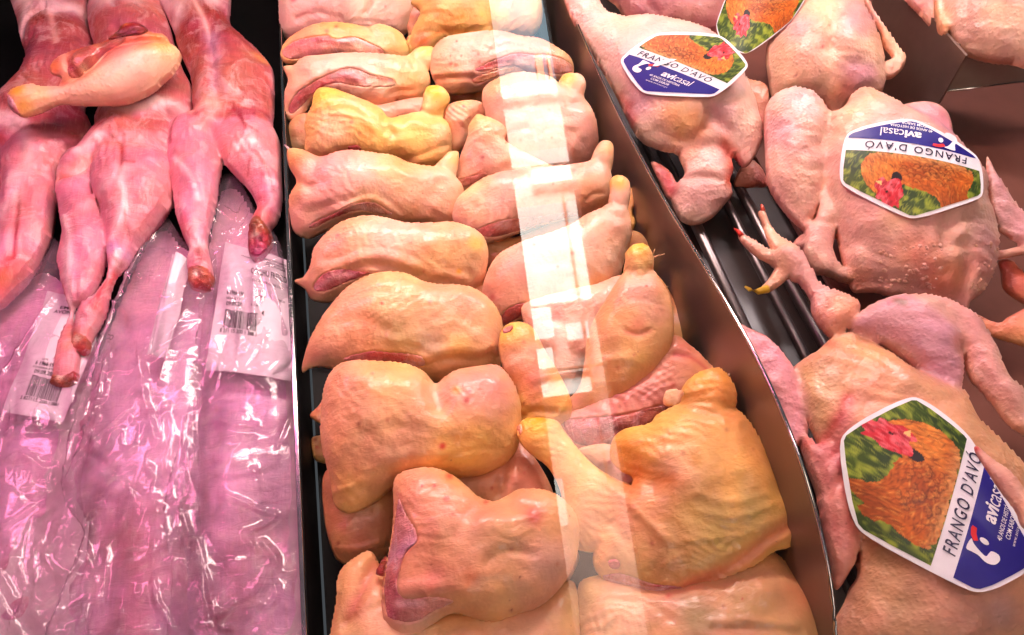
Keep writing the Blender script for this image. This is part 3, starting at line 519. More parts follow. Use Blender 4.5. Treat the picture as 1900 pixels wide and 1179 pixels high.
leg('knobbly chicken joint tucked beside the steel divider at the right end of the row', [B3([(630,160),(668,120),(688,180),(672,225),(686,270),(660,310),(630,280)])], (232,180,120), z=0.045)
leg('chicken leg with its knuckle up against the steel divider, sixth in the right row', [B3([(55,440),(130,390),(200,360),(300,330),(400,290),(450,255),(520,225),(570,200),(640,225),(658,300),(660,350),(640,410),(620,480),(600,545),(540,585),(460,615),(380,650),(280,675),(180,685),(110,710),(75,740),(45,690),(0,600),(5,530)]),
    {'o':B3([(560,230),(568,150),(570,90),(605,66),(650,84),(662,130),(655,190),(640,250),(600,270)]),'a':.8}], (240,188,160), z=0.06,
    flesh=[(B3([(72,722),(95,685),(140,658),(185,650),(200,672),(170,705),(110,738),(80,748)]), (206,84,84), .3)], spots=sp('B3',[(605,95,40,DEEP,.8),(60,560,80,(232,164,130),.7),(580,320,80,(232,170,140),.6),(40,620,14,(214,120,100),.7),(480,580,60,(238,180,110),.6)]), cre=[(B3([(560,250),(620,270),(650,250)]),.005,-.0025)])
leg('sliver of chicken skin showing behind the second knuckle beside the divider', [B3([(640,330),(700,325),(742,372),(800,490),(790,515),(740,520),(660,440)])], (226,166,120), z=0.035)
leg('torn strip of chicken skin hanging beside the plump drumstick at the divider', [B3([(770,520),(820,560),(870,650),(922,760),(895,808),(850,800),(820,700)])], (232,172,130), z=0.045)
C6 = leg('plump chicken drumstick with a yellow knuckle pointing up, seventh in the right row', [B3([(600,560),(640,510),(700,490),(765,510),(800,560),(835,620),(852,700),(852,790),(822,880),(762,955),(700,1005),(620,1045),(520,1085),(420,1115),(350,1135),(325,1112),(360,1060),(430,1000),(455,900),(465,820),(500,720),(550,640)]),
    {'o':B3([(635,520),(640,450),(640,420),(680,382),(730,382),(762,420),(768,470),(750,525),(700,560)]),'a':.85}], (232,174,130), z=0.078, spots=sp('B3',[(700,400,60,(250,200,50),1),(700,470,50,YEL,.8),(690,760,40,(222,120,90),.7),(680,600,110,(228,160,150),.7),(600,900,140,(226,172,110),.7),(770,700,60,(224,160,140),.6),(400,1090,50,(226,160,140),.6)]), strokes=st('B3',[([(640,790),(690,800),(740,785)],.003,(206,110,90),.6)]), cre=[(B3([(630,780),(690,800),(745,780)]),.003,-.0015),(B3([(640,510),(700,540),(760,510)]),.006,-.003)])
for k, (a, b) in enumerate((((765,420),(775,398)),((768,440),(795,425)),((770,435),(818,422)),((790,590),(835,568)))):
    q = T('B3',[a, b]); tube('quill', [P(*q[0], .095), P(*q[1], .10)], .0008, M_PRINT, C6.o, 5, (1,.5), (236,190,150))
leg('orange yellow chicken thigh standing on end in the middle of the pile', [T('P',[(930,620),(947,604),(969,602),(990,613),(1010,650),(1035,690),(1060,740),(1050,770),(1005,780),(979,784),(967,779),(959,750),(950,714),(936,688),(927,652)])], (242,178,104), z=0.055, flesh=[(T('P',[(932,618),(940,608),(950,606),(952,614),(940,622)]), RED, .3)], spots=sp('A5',[(1300,850,110,(230,150,130),.8),(1170,600,60,(246,190,80),.8),(1240,960,7,DK,.9)]), cre=[(A5([(1235,1020),(1300,1000),(1390,1000)]),.004,-.003)])
leg('wrinkled pink chicken thigh under the plump drumstick, ragged red beneath', [T('P',[(1246,628),(1278,644),(1310,674),(1332,700),(1320,730),(1275,745),(1240,775),(1190,815),(1120,835),(1070,825),(1040,800),(1045,765),(1090,745),(1150,720),(1200,680)])], (228,156,136), z=0.05,
    flesh=[(T('P',[(1046,785),(1080,778),(1150,772),(1215,757),(1236,752),(1232,775),(1190,808),(1120,828),(1070,822)]), (186,78,70), .2, st('P',[([(1060,790),(1100,800),(1180,790)],.007,(150,84,84),.7)]))], spots=sp('B3',[(850,1030,20,(190,60,40),.8),(810,1028,7,DK,.9),(900,870,70,(232,150,120),.7),(740,1080,90,(226,150,140),.6)]), strokes=st('B3',[([(860,890),(930,900),(1000,950)],.002,(206,90,80),.7)]), cre=[(B3([(860,890),(930,900),(1000,950)]),.004,-.003)], wrk=((.0005,.008,.9),(.0004,.005,2.2)))
C9 = leg('huge yellow chicken leg quarter with a hairy stump on top and shank to the left', [B5([(490,300),(500,205),(560,152),(680,125),(720,82),(800,40),(870,10),(960,0),(1060,20),(1130,60),(1185,125),(1240,220),(1292,330),(1342,450),(1390,540),(1408,620),(1416,690),(1382,742),(1300,765),(1200,835),(1080,885),(960,935),(860,975),(760,990),(640,980),(520,955),(450,900),(405,830),(410,740),(460,600),(560,480),(600,400),(540,360)]),
    {'o':B5([(22,155),(60,104),(130,94),(220,108),(262,160),(330,250),(420,340),(520,400),(600,440),(660,560),(560,760),(420,770),(300,745),(262,690),(262,600),(240,460),(180,345),(90,275),(38,215)]),'a':.62},
    {'o':B5([(838,20),(850,-60),(900,-110),(960,-140),(1030,-150),(1090,-90),(1120,0),(1100,60),(1000,90),(900,70)]),'a':.75,'off':.004}], (238,178,106), z=0.072, a=.55, grow=False, drop=0,
    flesh=[(B5([(450,885),(520,862),(600,878),(700,912),(800,922),(880,945),(840,968),(760,982),(640,972),(530,948)]), (214,150,126), .2, st('B5',[([(470,890),(600,910),(840,935)],.006,(200,110,96),.7),([(560,960),(700,975),(860,955)],.003,(246,216,190),.9)])), (B5([(480,810),(510,790),(545,815),(530,845),(495,838)]), (226,110,100), .25), (B5([(35,170),(20,150),(45,125),(62,160),(50,190)]), (226,130,100), .2)],
    spots=sp('B5',[(140,125,80,(250,186,30),1),(560,250,150,(244,178,80),.8),(700,180,120,(246,186,96),.7),(900,330,30,(214,140,60),.8),(950,640,240,(198,166,100),.7),(1180,560,110,(190,166,110),.6),(640,820,160,(206,170,110),.7),(1000,250,150,(242,190,110),.6),(330,600,100,(230,174,130),.6),(1330,620,80,(236,170,120),.6),(970,-70,110,(238,166,70),.8),(1180,268,6,DK,.9),(620,380,70,(232,160,80),.7)]),
    strokes=st('B5',[([(880,930),(1080,830),(1250,705),(1390,620)],.007,(232,140,110),.75),([(640,370),(700,400),(780,420)],.006,(222,140,60),.6)]),
    cre=[(B5([(480,300),(580,340),(650,390),(700,430)]),.012,-.009),(B5([(880,935),(1080,830),(1250,700),(1390,610)]),.004,-.0035),(B5([(870,965),(1080,870),(1260,740),(1390,660)]),.005,.0025),(B5([(420,340),(560,500),(700,640),(760,700)]),.004,.0022),(B5([(900,480),(1050,520),(1250,480)]),.003,.001),(B5([(900,560),(1080,590),(1270,540)]),.003,.001),(B5([(860,700),(1050,690),(1230,640)]),.003,.001),(B5([(560,280),(700,260),(850,240)]),.005,-.0015),(B5([(838,40),(900,80),(1000,95),(1090,60)]),.006,-.004),(B5([(430,600),(520,640),(600,760)]),.005,-.002)], wrk=((.0006,.0065,1.2),(.0003,.004,.5)), fine=.0003)
patch(C9, 'torn_skin_flap', B5([(755,25),(762,-30),(800,-50),(850,-30),(840,20),(800,40)]), (240,180,140), M_SKIN, a=.2, lift=.003)
for k in range(13):
    x, y = rnd.uniform(930,1090), rnd.uniform(-125,0); q = T('B5',[(x,y),(x+rnd.uniform(10,55),y-rnd.uniform(15,45))]); h = rnd.uniform(.095,.105)
    tube('quill', [P(*q[0], h), P(*q[1], h+.006)], .0013, M_PRINT, C9.o, 6, (1,.55), (246,214,190))
C10 = leg('green tinged chicken thigh lying under the huge leg quarter at the bottom edge', [B5([(340,960),(400,900),(560,900),(760,940),(900,900),(1050,820),(1200,760),(1300,790),(1360,850),(1412,925),(1480,1020),(1516,1110),(1530,1250),(1450,1400),(700,1450),(380,1300),(350,1150)])], (212,166,112), z=0.035, f=.5, spots=sp('B5',[(900,1120,110,(160,150,100),.7),(1150,1050,160,(196,160,104),.7),(1420,1010,90,(222,150,104),.7),(640,1050,140,(222,176,130),.6),(1300,850,80,(220,170,120),.6)]), cre=[(B5([(960,1150),(1150,1140),(1350,1160)]),.004,.002),(B5([(980,1180),(1180,1170),(1400,1190)]),.004,-.002)], wrk=((.0007,.006,1.3),(.0005,.004,.3)), fine=.0003)
leg('pale pink skin of a chicken thigh showing between the shank and the huge leg quarter', [B5([(330,260),(430,230),(500,240),(560,330),(640,380),(560,420),(470,380),(400,330)])], (232,180,164), z=0.045)
leg('pale chicken skin behind the shank at the foot of the pile', [B5([(140,640),(260,690),(330,780),(300,880),(220,1000),(300,1100),(300,1250),(120,1250),(60,1000),(100,800)])], (228,190,168), z=0.02)
leg('little pink tip of chicken skin poking out left of the heart topped thigh', [A5([(152,1015),(190,975),(240,920),(280,960),(260,1060),(205,1050)])], (222,140,110), z=0.035)
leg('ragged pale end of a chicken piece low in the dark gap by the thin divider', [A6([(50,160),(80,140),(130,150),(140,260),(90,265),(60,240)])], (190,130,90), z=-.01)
leg('pink chicken skin showing between the third leg and the bright yellow leg', [A4([(440,535),(540,535),(640,512),(750,500),(775,550),(740,610),(600,640),(480,600)])], (232,168,146), z=0.035)
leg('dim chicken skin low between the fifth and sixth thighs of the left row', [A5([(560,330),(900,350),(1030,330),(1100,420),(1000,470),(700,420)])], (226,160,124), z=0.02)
leg('pale chicken skin low behind the long leg under the white reflection', [T('P',[(850,400),(920,430),(960,440),(1060,400),(1130,380),(1150,440),(1060,470),(930,500),(895,470)])], (226,166,140), z=0.012)
leg('smooth pale chicken skin between the long leg and the plump drumstick, mostly behind the reflection', [B3([(180,660),(330,610),(500,570),(620,530),(660,600),(600,720),(480,900),(440,1000),(330,1080),(240,900),(190,760)])], (236,186,166), z=0.035)
leg('pale underside of a chicken leg hidden beneath the knuckled legs by the steel divider', [T('P',[(1010,180),(1080,200),(1105,260),(1100,310),(1040,320),(960,310),(930,270)])], (226,170,150), z=0.03)
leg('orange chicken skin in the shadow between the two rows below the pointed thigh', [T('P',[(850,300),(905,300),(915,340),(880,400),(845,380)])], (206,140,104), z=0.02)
# ------------------------------------------------------------------ front glass of the case and what it mirrors: the shop front and the street behind the customer
gn = Vector((-.117,-1.468,1.115)).normalized(); G0 = CAM+AX*.30; gx_ = Vector((1,0,0)); gx_ = (gx_-gn*gx_.dot(gn)).normalized(); gy_ = gn.cross(gx_)
V = [tuple(G0+gx_*a+gy_*b-gn*c) for c in (0, .005) for a, b in ((-1.2,-.30),(1.2,-.30),(1.2,.55),(-1.2,.55))]
gp = mesh_obj('glass_pane', V, [(0,1,2,3)], M_GLASS, smooth=False)
tag(gp, 'large sloping front glass of the case mirroring a bright doorway', 'glass')
M_WOOD = flat_mat('dark_shop_wall', (58, 46, 42), 0.6); M_FAC = flat_mat('pale_facade', (186, 156, 144), 0.7); M_SUN = flat_mat('white_and_sunlit_facade', (245, 242, 236), 0.7); M_RD = flat_mat('street_paving', (120, 118, 120), 0.8); M_BRK = flat_mat('chimney_brick', (176, 120, 96), 0.8)
M_SKY, nt_, b_ = newmat('sky_light'); b_.inputs['Emission Color'].default_value = (0.62, 0.86, 1.0, 1); b_.inputs['Emission Strength'].default_value = 5.0; b_.inputs['Base Color'].default_value = (0, 0, 0, 1)
def struct(o): o['kind'] = 'structure'; return o
struct(box('shop_wall', (-9, 0.0, -2.62, -2.5, -1.0, 12.0), M_WOOD)); o = struct(box('shop_wall', (0.235, 9, -2.62, -2.5, -1.0, 12.0), M_WOOD))
struct(box('shop_wall', (0.0, 0.235, -2.62, -2.5, 3.0, 12.0), M_WOOD))
struct(box('street', (-6, 6, -7.0, -2.63, -0.35, -0.30), M_RD))
struct(box('sky', (-8, 8, -12.1, -12.0, -2, 14), M_SKY))
hs_ = empty('town_house', (0.3,-7.2,0), 'pale town house across the street, seen only as a reflection in the glass', 'house')
box('wall', (-3, 3, -7.4, -7.0, -0.3, 5.55), M_FAC, hs_); box('cornice', (-3, 3, -6.98, -6.9, 5.30, 5.40), M_SUN, hs_)
for x0, x1, z0, z1 in ((.02,.80,4.42,4.60),(.30,.95,4.20,4.38),(.0,.74,2.85,3.95),(.0,.30,2.5,2.82),(.42,.64,2.45,2.62),(.10,.26,2.2,2.4),(.0,.60,1.92,2.14)):
    box('panel', (x0, x1, -6.96, -6.9, z0, z1), M_SUN, hs_)  # white boxes stand in for sunlit patches and white parts of the wall
for x0, x1 in ((.55,.63),(.69,.72)): box('chimney', (x0, x1, -7.3, -7.1, 5.56, 6.0), M_BRK, hs_)
box('awning_bar', (-.2, .9, -6.88, -6.84, 2.15, 2.17), M_BRK, hs_); box('drain_pipe', (.58, .60, -6.88, -6.84, 1.0, 4.0), M_BRK, hs_)
box('sunlit_street_patch', (-.4, .16, -6.6, -6.3, .70, 1.08), M_SUN, hs_)  # raised white block added to stand in for the bright sunlit street
#--P3--
# ------------------------------------------------------------------ rabbits
Z1 = lambda p: T('Z1', p); Z2 = lambda p: T('Z2', p); G1 = lambda p: T('G1', p); G2 = lambda p: T('G2', p); G3 = lambda p: T('G3', p); G5 = lambda p: T('G5', p)
RB = 'skinned rabbits laid side by side in the pink lit tray'
RM = (218,128,142); RFAT = (246,204,204); RRED = (150,44,42); RTOR = (182,84,90); RDEEP = (176,60,52); VEIN = (160,20,36)
def rabbit(label, lobes, feet=(), **kw):
    kw.setdefault('lump', 0.003); kw.setdefault('fine', 0.0003); kw.setdefault('wrk', ((.0008,.011,.25),(.0005,.007,2.9)))
    p = blob('skinned_rabbit', lobes, RM, M_RAB, f=.12, step=.0020, edge=((236,180,180), .006, .4), **kw); tag(p.o, label, 'rabbit', RB)
    for f in feet:
        m = f.mean(0); patch(p, 'cut_leg_end', f, (196,74,66), M_GORE, a=.16, lift=.0004, fine=.0022, spots=[(m[0]-3, m[1]-2, 7, (244,206,190), .9), (m[0]+8, m[1]+4, 5, (120,20,26), .8), (m[0]-9, m[1]+5, 4, (236,150,130), .8)])
    return p
rabbit('leftmost skinned rabbit, half out of the picture, with the chicken drumstick lying over its back', [
    {'o':Z1([(70,20),(100,120),(130,250),(150,340),(120,410),(70,490),(0,570),(-80,640),(-80,800),(480,800),(510,730),(480,640),(460,590),(520,430),(512,240),(482,130),(490,0),(470,-60),(90,-60)]),'a':.5,'c':RTOR},
    {'o':T('Z1',[(-60,700),(100,650),(300,660),(430,740),(450,790),(380,860),(330,950),(320,1100)],'G3',[(330,0),(300,150),(280,280),(240,380),(200,450),(130,540),(60,620),(0,670),(-120,720),(-150,400),(0,260),(10,180),(30,0)],'Z1',[(25,900),(-20,860)]),'a':.5,'off':.005},
    {'o':Z1([(-120,700),(0,720),(20,860),(20,1100),(0,1170),(-120,1170)]),'a':.6}], z=.024,
    strokes=st('Z1',[([(200,190),(330,180),(430,230)],.016,RRED,.9),([(170,290),(280,330),(400,330)],.020,RRED,.8),([(330,170),(350,260),(360,330)],.004,(236,170,160),.9),([(130,60),(200,100),(140,230)],.012,RFAT,.9),([(290,20),(330,120),(450,110)],.014,RFAT,.9),([(0,730),(90,740),(170,770)],.010,RFAT,1),([(10,820),(60,830)],.006,(200,70,60),.9),([(200,830),(210,960),(120,1060)],.008,RFAT,.7)])+st('G3',[([(155,80),(155,260),(130,430),(60,550)],.0024,VEIN,.9),([(-20,620),(60,540),(120,450)],.012,(220,70,54),.9),([(150,0),(140,100),(60,200)],.010,RFAT,.6),([(60,380),(30,460)],.012,(200,150,190),.5)]),
    cre=[(Z1([(285,40),(290,100),(275,140)]),.005,-.006),(Z1([(280,125),(210,180),(150,250)]),.005,-.004),(Z1([(290,125),(380,150),(450,110)]),.004,-.003),(Z1([(0,700),(80,720),(180,770)]),.006,.004),(Z1([(0,860),(80,840),(140,800)]),.006,-.005),(Z1([(240,740),(330,840),(340,900)]),.007,-.002),(Z1([(340,160),(350,330)]),.005,-.002),(G3([(155,80),(150,260),(120,440)]),.004,-.002)])
rabbit('middle skinned rabbit with its two hind legs crossed over the left paper label', [
    {'o':Z1([(490,20),(500,-60),(860,-60),(890,40),(930,150),(960,260),(1000,380),(1050,480),(1055,560),(1040,640),(960,700),(930,780),(560,780),(545,600),(600,500),(560,380),(510,230),(488,120)]),'a':.5,'c':RTOR},
    {'o':Z1([(540,690),(640,640),(760,650),(900,640),(990,650),(960,760),(950,900),(800,940),(560,900),(430,860),(450,790)]),'a':.48,'off':.003},
    {'o':T('Z1',[(525,890),(570,840),(660,815),(760,830),(880,840),(940,900),(955,1000),(940,1100)],'G3',[(985,40),(900,170),(850,230),(770,340),(720,430),(660,500),(620,600),(595,700),(560,780),(515,860),(505,920),(470,935),(430,910),(415,860),(420,800),(450,720),(480,660),(520,640),(570,570),(610,480),(615,420),(608,330),(600,260),(590,170),(560,80)],'Z1',[(530,1100),(520,1000)]),'a':.56,'off':.007},
    {'o':T('Z1',[(330,960),(350,900),(420,830),(500,785),(580,790),(590,830),(540,900),(522,1000),(530,1100)],'G3',[(560,60),(592,170),(612,260),(612,330),(592,420),(570,500),(535,580),(480,650),(430,670),(412,740),(430,800),(442,900),(452,960),(442,1040),(440,1080),(400,1112),(340,1118),(285,1097),(310,1050),(318,960),(330,880),(370,770),(390,700),(375,620),(350,500),(340,430),(350,330),(358,240),(340,130),(328,0)]),'a':.54,'off':.004}], z=.026,
    feet=[G3([(283,1096),(312,1062),(380,1072),(442,1040),(440,1082),(400,1114),(340,1120)]), G3([(418,862),(440,832),(490,850),(512,862),(505,915),(470,938),(432,912)])],
    strokes=st('Z1',[([(640,30),(650,90),(670,140)],.003,(110,40,60),.9),([(560,60),(600,110),(720,60),(800,90)],.018,RFAT,.8),([(520,120),(560,200)],.015,(190,80,80),.7),([(820,60),(880,130)],.012,(196,80,76),.7),([(640,660),(800,680),(900,650)],.008,RFAT,.8),([(470,870),(540,820),(580,810)],.008,RFAT,1),([(360,1000),(440,980),(510,920)],.012,(240,160,150),.8),([(355,1015),(420,1020)],.004,(200,50,50),.8),([(660,822),(710,880),(722,980),(715,1050)],.0024,VEIN,.95),([(725,980),(790,990)],.002,VEIN,.9),([(900,640),(960,640),(1030,640)],.008,RFAT,.7),([(690,830),(740,820)],.0016,VEIN,.6),([(640,1100),(720,1040)],.012,RFAT,.6)])+st('G3',[([(390,210),(430,320),(420,480),(430,600)],.005,RFAT,.8),([(740,50),(740,200),(660,320)],.006,RFAT,.8),([(650,380),(700,400)],.008,(200,150,200),.8),([(690,400),(620,520),(540,640)],.004,RFAT,.9),([(650,500),(590,600),(560,700)],.006,(206,50,44),.85),([(400,640),(405,720)],.004,RFAT,.8),([(400,800),(450,870),(410,900)],.008,(200,120,90),.6),([(480,560),(560,480)],.008,(220,110,110),.6),([(750,200),(755,330)],.0016,VEIN,.5)]),
    cre=[(Z1([(635,20),(650,90),(680,140)]),.005,-.006),(Z1([(700,1060),(720,950),(700,850)]),.004,-.0025),(Z1([(450,790),(520,720),(600,690)]),.007,-.003),(Z1([(720,690),(860,760),(920,860)]),.006,-.002),(Z1([(360,1010),(440,1000),(515,930)]),.005,-.006),(Z1([(350,960),(440,890),(560,820)]),.008,.003),(G3([(385,210),(430,330),(425,500)]),.004,.0022),(G3([(740,60),(740,220),(650,340)]),.004,.002),(Z1([(680,250),(700,400),(690,560)]),.008,-.002)])
rabbit('right hand skinned rabbit lying against the thin divider with its hind legs spread apart', [
    {'o':Z1([(880,20),(920,110),(960,200),(980,280),(1020,370),(1050,450),(1060,600),(1050,680),(1100,720),(1400,720),(1490,690),(1502,500),(1490,380),(1420,300),(1330,220),(1260,130),(1235,-60),(900,-60)]),'a':.5,'c':(178,78,76)},
    {'o':Z1([(930,690),(1050,640),(1200,610),(1330,600),(1440,650),(1500,740),(1450,860),(1200,800),(1100,780),(960,830),(925,760)]),'a':.5,'off':.004},
    {'o':G2([(180,300),(250,290),(310,335),(300,400),(330,450),(342,520),(322,620),(312,700),(290,800),(272,900),(290,1000),(302,1080),(290,1122),(240,1132),(190,1112),(180,1060),(175,1000),(185,940),(150,860),(125,770),(105,640),(85,500),(83,420),(110,350)]),'a':.56,'off':.004},
    {'o':G2([(300,390),(320,335),(380,295),(450,265),(540,290),(592,370),(617,440),(622,560),(627,700),(605,800),(572,840),(582,890),(545,970),(500,992),(472,960),(463,900),(480,820),(510,760),(490,690),(450,630),(410,590),(380,560),(330,500),(310,440)]),'a':.54,'off':.005}], z=.026,
    feet=[G2([(180,1060),(200,1040),(290,1050),(303,1085),(290,1124),(240,1134),(190,1114)]), G2([(472,830),(520,810),(560,845),(584,890),(548,972),(500,994),(470,960),(462,905)])],
    strokes=st('Z1',[([(990,150),(1060,240),(1100,330)],.022,RRED,.85),([(1150,100),(1230,170),(1280,250)],.022,RRED,.8),([(1080,60),(1150,200),(1180,300)],.004,(240,180,170),.9),([(1190,290),(1210,400),(1215,560)],.010,(190,140,170),.6),([(1040,20),(1050,60)],.003,(90,30,50),.9),([(900,30),(1000,100),(990,170)],.014,RFAT,.85),([(1120,30),(1190,70)],.012,RFAT,.8),([(1430,360),(1460,380)],.008,(226,140,80),.9),([(1090,650),(1200,650),(1120,750)],.010,(240,170,160),.9)])+st('G2',[([(388,298),(440,350),(468,400),(480,430)],.0024,VEIN,.95),([(470,360),(510,355)],.0016,VEIN,.7),([(480,420),(530,440)],.0016,VEIN,.8),([(525,535),(570,600),(600,690)],.0024,VEIN,.9),([(540,600),(570,670),(590,690)],.002,VEIN,.8),([(480,620),(500,560)],.0016,VEIN,.7),([(150,345),(122,400),(118,470)],.002,VEIN,.8),([(155,700),(150,790)],.0016,VEIN,.6),([(190,930),(215,960),(250,940)],.006,(246,200,200),.9),([(230,830),(225,930)],.005,RFAT,.8),([(240,960),(250,1010)],.005,(150,30,40),.8),([(170,830),(200,870)],.010,(206,84,80),.7),([(540,720),(540,800)],.012,(220,80,70),.7),([(570,690),(600,760)],.010,(200,120,150),.6),([(430,520),(480,480),(520,490)],.007,RFAT,.7),([(140,540),(230,650),(250,740)],.003,RFAT,.8)]),
    cre=[(Z1([(1080,60),(1160,220),(1200,420),(1215,590)]),.007,-.004),(Z1([(1050,610),(1200,630),(1340,600)]),.006,-.002),(G2([(305,400),(320,470),(345,540)]),.006,-.004),(G2([(140,540),(230,660),(260,760)]),.004,-.002),(G2([(420,580),(440,510),(500,480)]),.005,.002),(G2([(225,410),(270,405),(300,370)]),.005,.003),(G2([(600,700),(560,620),(520,540)]),.004,-.001),(Z1([(1010,20),(1040,60),(1110,80)]),.004,-.005)])
DR = blob('chicken_drumstick', [
    {'o':Z1([(330,478),(440,432),(540,362),(600,292),(680,262),(800,252),(920,245),(972,272),(995,320),(962,392),(900,452),(830,512),(700,567),(560,578),(420,577),(330,574),(240,612),(170,637),(122,642),(62,602),(45,560),(58,512),(92,490),(190,470),(222,482)]),'a':.66,'off':.004},
    {'o':Z1([(330,480),(335,430),(280,405),(275,362),(310,322),(370,292),(440,272),(560,232),(650,180),(690,140),(780,145),(830,182),(900,192),(930,240),(920,300),(760,330),(600,400),(480,470)]),'a':.5,'c':(214,120,92)}], (238,190,160), M_PIMP, z=.105, f=.6, lump=.0022,
    spots=sp('Z1',[(110,520,55,(250,196,50),.95),(150,600,60,(246,190,70),.8),(230,540,70,(244,190,110),.6),(900,280,80,(244,196,120),.7),(700,420,150,(240,184,166),.8),(310,370,40,(230,140,70),.9)]), strokes=st('Z1',[([(560,250),(660,190),(760,160)],.010,(160,40,36),.9),([(420,280),(500,250)],.008,(226,120,80),.8),([(370,330),(380,420),(420,440)],.008,(246,190,150),.9),([(390,350),(400,400)],.004,(196,60,50),.8),([(450,330),(560,280)],.016,(206,110,84),.8),([(860,210),(900,230)],.008,(226,140,80),.8),([(480,380),(540,350)],.010,(246,200,160),.8),([(690,140),(690,150)],.006,(240,130,60),.9)]),
    cre=[(Z1([(340,470),(450,420),(550,350),(610,285),(700,255),(900,235)]),.0045,-.006),(Z1([(370,310),(385,380),(440,430)]),.004,-.004),(Z1([(560,250),(650,210),(780,190)]),.004,-.004),(Z1([(100,620),(150,560),(230,530)]),.003,-.0015)])
tag(DR.o, 'yellow skinned chicken drumstick with torn red meat lying across two rabbits', 'drumstick')
patch(DR, 'torn_meat', Z1([(430,300),(520,255),(640,225),(700,225),(660,262),(590,300),(530,365),(450,425),(400,440),(375,400),(395,350)]), (206,120,92), M_GORE, a=.12, lift=.001, fine=.0016, spots=sp('Z1',[(400,390,14,(190,50,44),.8),(470,400,24,(246,206,160),.9),(560,290,30,(190,96,74),.7)]))
patch(DR, 'ragged_meat', Z1([(590,215),(640,180),(680,138),(740,135),(800,160),(815,190),(770,215),(700,215),(630,235)]), (150,44,36), M_GORE, a=.4, lift=.002, fine=.0016, spots=sp('Z1',[(690,150,25,(236,120,50),.9)]))
patch(DR, 'cut_bone_end', Z1([(48,560),(60,530),(100,580),(120,638),(95,628),(62,602)]), (216,130,130), M_FLESH, a=.3)
# ------------------------------------------------------------------ plastic bags with paper labels
def crumple(X, Y, n, seed, amp, warp=.01):
    r = np.random.RandomState(seed); sx = r.uniform(X.min(), X.max(), n); sy = r.uniform(Y.min(), Y.max(), n); tx, ty = r.uniform(-1,1,n), r.uniform(-1,1,n); h0 = r.uniform(-.3,.3,n)
    Xw = X+warp*vnoise(X, Y, .03, seed); Yw = Y+warp*vnoise(X, Y, .03, seed+1)
    best = np.full(X.shape, 1e9); H = np.zeros(X.shape)
    for i in range(n):
        d = np.hypot((Xw-sx[i])*1.7, Yw-sy[i]); m = d < best; best = np.where(m, d, best); H = np.where(m, (tx[i]*(X-sx[i])+ty[i]*(Y-sy[i]))*amp*22+h0[i]*amp, H)
    return H
def film(name, px, z, folds, seed, parent, mat=None, step=.0017, amp=.0013, puff=.012, n=40):
    pl = Plane(*(px.min(0)+px.max(0))/2, z, 0); o = catmull(pl.uv(px), 8); lo = o.min(0)-2*step; hi = o.max(0)+2*step
    X, Y = np.meshgrid(np.arange(lo[0], hi[0], step), np.arange(lo[1], hi[1], step)); M = inside(o, X, Y); U = np.sqrt(poisson(M, step)); U = U/U.max()
    H = blur(crumple(X, Y, n, seed, amp), np.ones_like(M), 1)+.12*blur(crumple(X, Y, n*4, seed+3, amp*.55), np.ones_like(M), 1)
    r = 1-np.abs(vnoise(X*1.9+.02*vnoise(X, Y, .05, seed+6), Y*.75, .022, seed+5)); H = H+.0042*np.clip(r-.80, 0, 1)/.2*np.clip(vnoise(X, Y, .05, seed+7)+.55, 0, 1)
    H = H*np.clip(U*3, .3, 1)+puff*U+.0065*vnoise(X*1.5, Y*.6, .05, seed+9)*np.clip(U*3, 0, 1)
    for pts, w, d in folds:
        D = segdist(catmull(pl.uv(np.asarray(pts, float)), 6, False), X, Y); H = H+d*np.exp(-D/w)
    rr = np.random.RandomState(seed+40); ys_, xs_ = np.nonzero(M)
    for _ in range(20):
        k = rr.randint(len(ys_)); x0, y0 = X[ys_[k], xs_[k]], Y[ys_[k], xs_[k]]; an = rr.normal(1.45, .7); L_ = rr.uniform(.03, .10); bd = rr.normal(0, .25)
        pts = np.array([(x0+t*L_*math.cos(an+bd*t), y0+t*L_*math.sin(an+bd*t)) for t in np.linspace(0, 1, 5)])
        D = segdist(pts, X, Y); wd_ = rr.uniform(.002, .0045); H = H+rr.choice((1, 1, -.7))*rr.uniform(.0025, .0055)*np.exp(-D/wd_)
    used, rim, idx, F, X2, Y2 = grid_sheet(M, X, Y, [o])
    return mesh_obj(name, pl.pos(X2[used], Y2[used], H[used]), F.tolist(), mat or M_FILM, parent, None, True)
BAGS = 'clear plastic bags below the rabbits'
Z3 = lambda p: T('Z3', p)
def bag(label, px, z, folds, seed, content, ccol, dark=()):
    c = px.mean(0); b = empty('plastic_bag', P(*c, z), label, 'plastic bag', BAGS)
    film('film', px, z+.008, folds, seed, b)
    q = blob('wrapped_meat', [(px-c)*.97+c], ccol, M_RAB, z=z-.016, f=0, a=.12, step=.004, lump=.0015, parent=b, spots=[(*content[k], 90, (236,180,186), .6) for k in range(0, len(content), 3)], strokes=dark)
    return b
bag('crumpled clear bag at far left edge under the label beside the crossed rabbit feet', T('P',[(-60,440),(20,520),(95,440),(140,520),(200,560),(200,690),(175,790),(150,900),(165,1000),(150,1110),(160,1230),(-80,1230)]), -.010,
    [(T('P',[(0,720),(60,640),(110,560)]),.003,.006),(Z3([(0,640),(120,560),(200,480)]),.002,.005),(Z3([(20,820),(70,900),(120,1000)]),.002,.005),(Z3([(90,250),(160,220),(260,280)]),.0025,.006),(Z3([(0,900),(60,840),(110,780)]),.0025,.005)], 21, T('P',[(-60,600),(60,800),(120,900),(100,1050),(80,1240),(-80,1240)]), (226,168,204), [(T('P',[(175,760),(120,900),(150,1010),(120,1150)]), .012, (150,60,96), .8), (Z3([(40,850),(100,960),(150,1179)]), .014, (196,96,120), .6)])
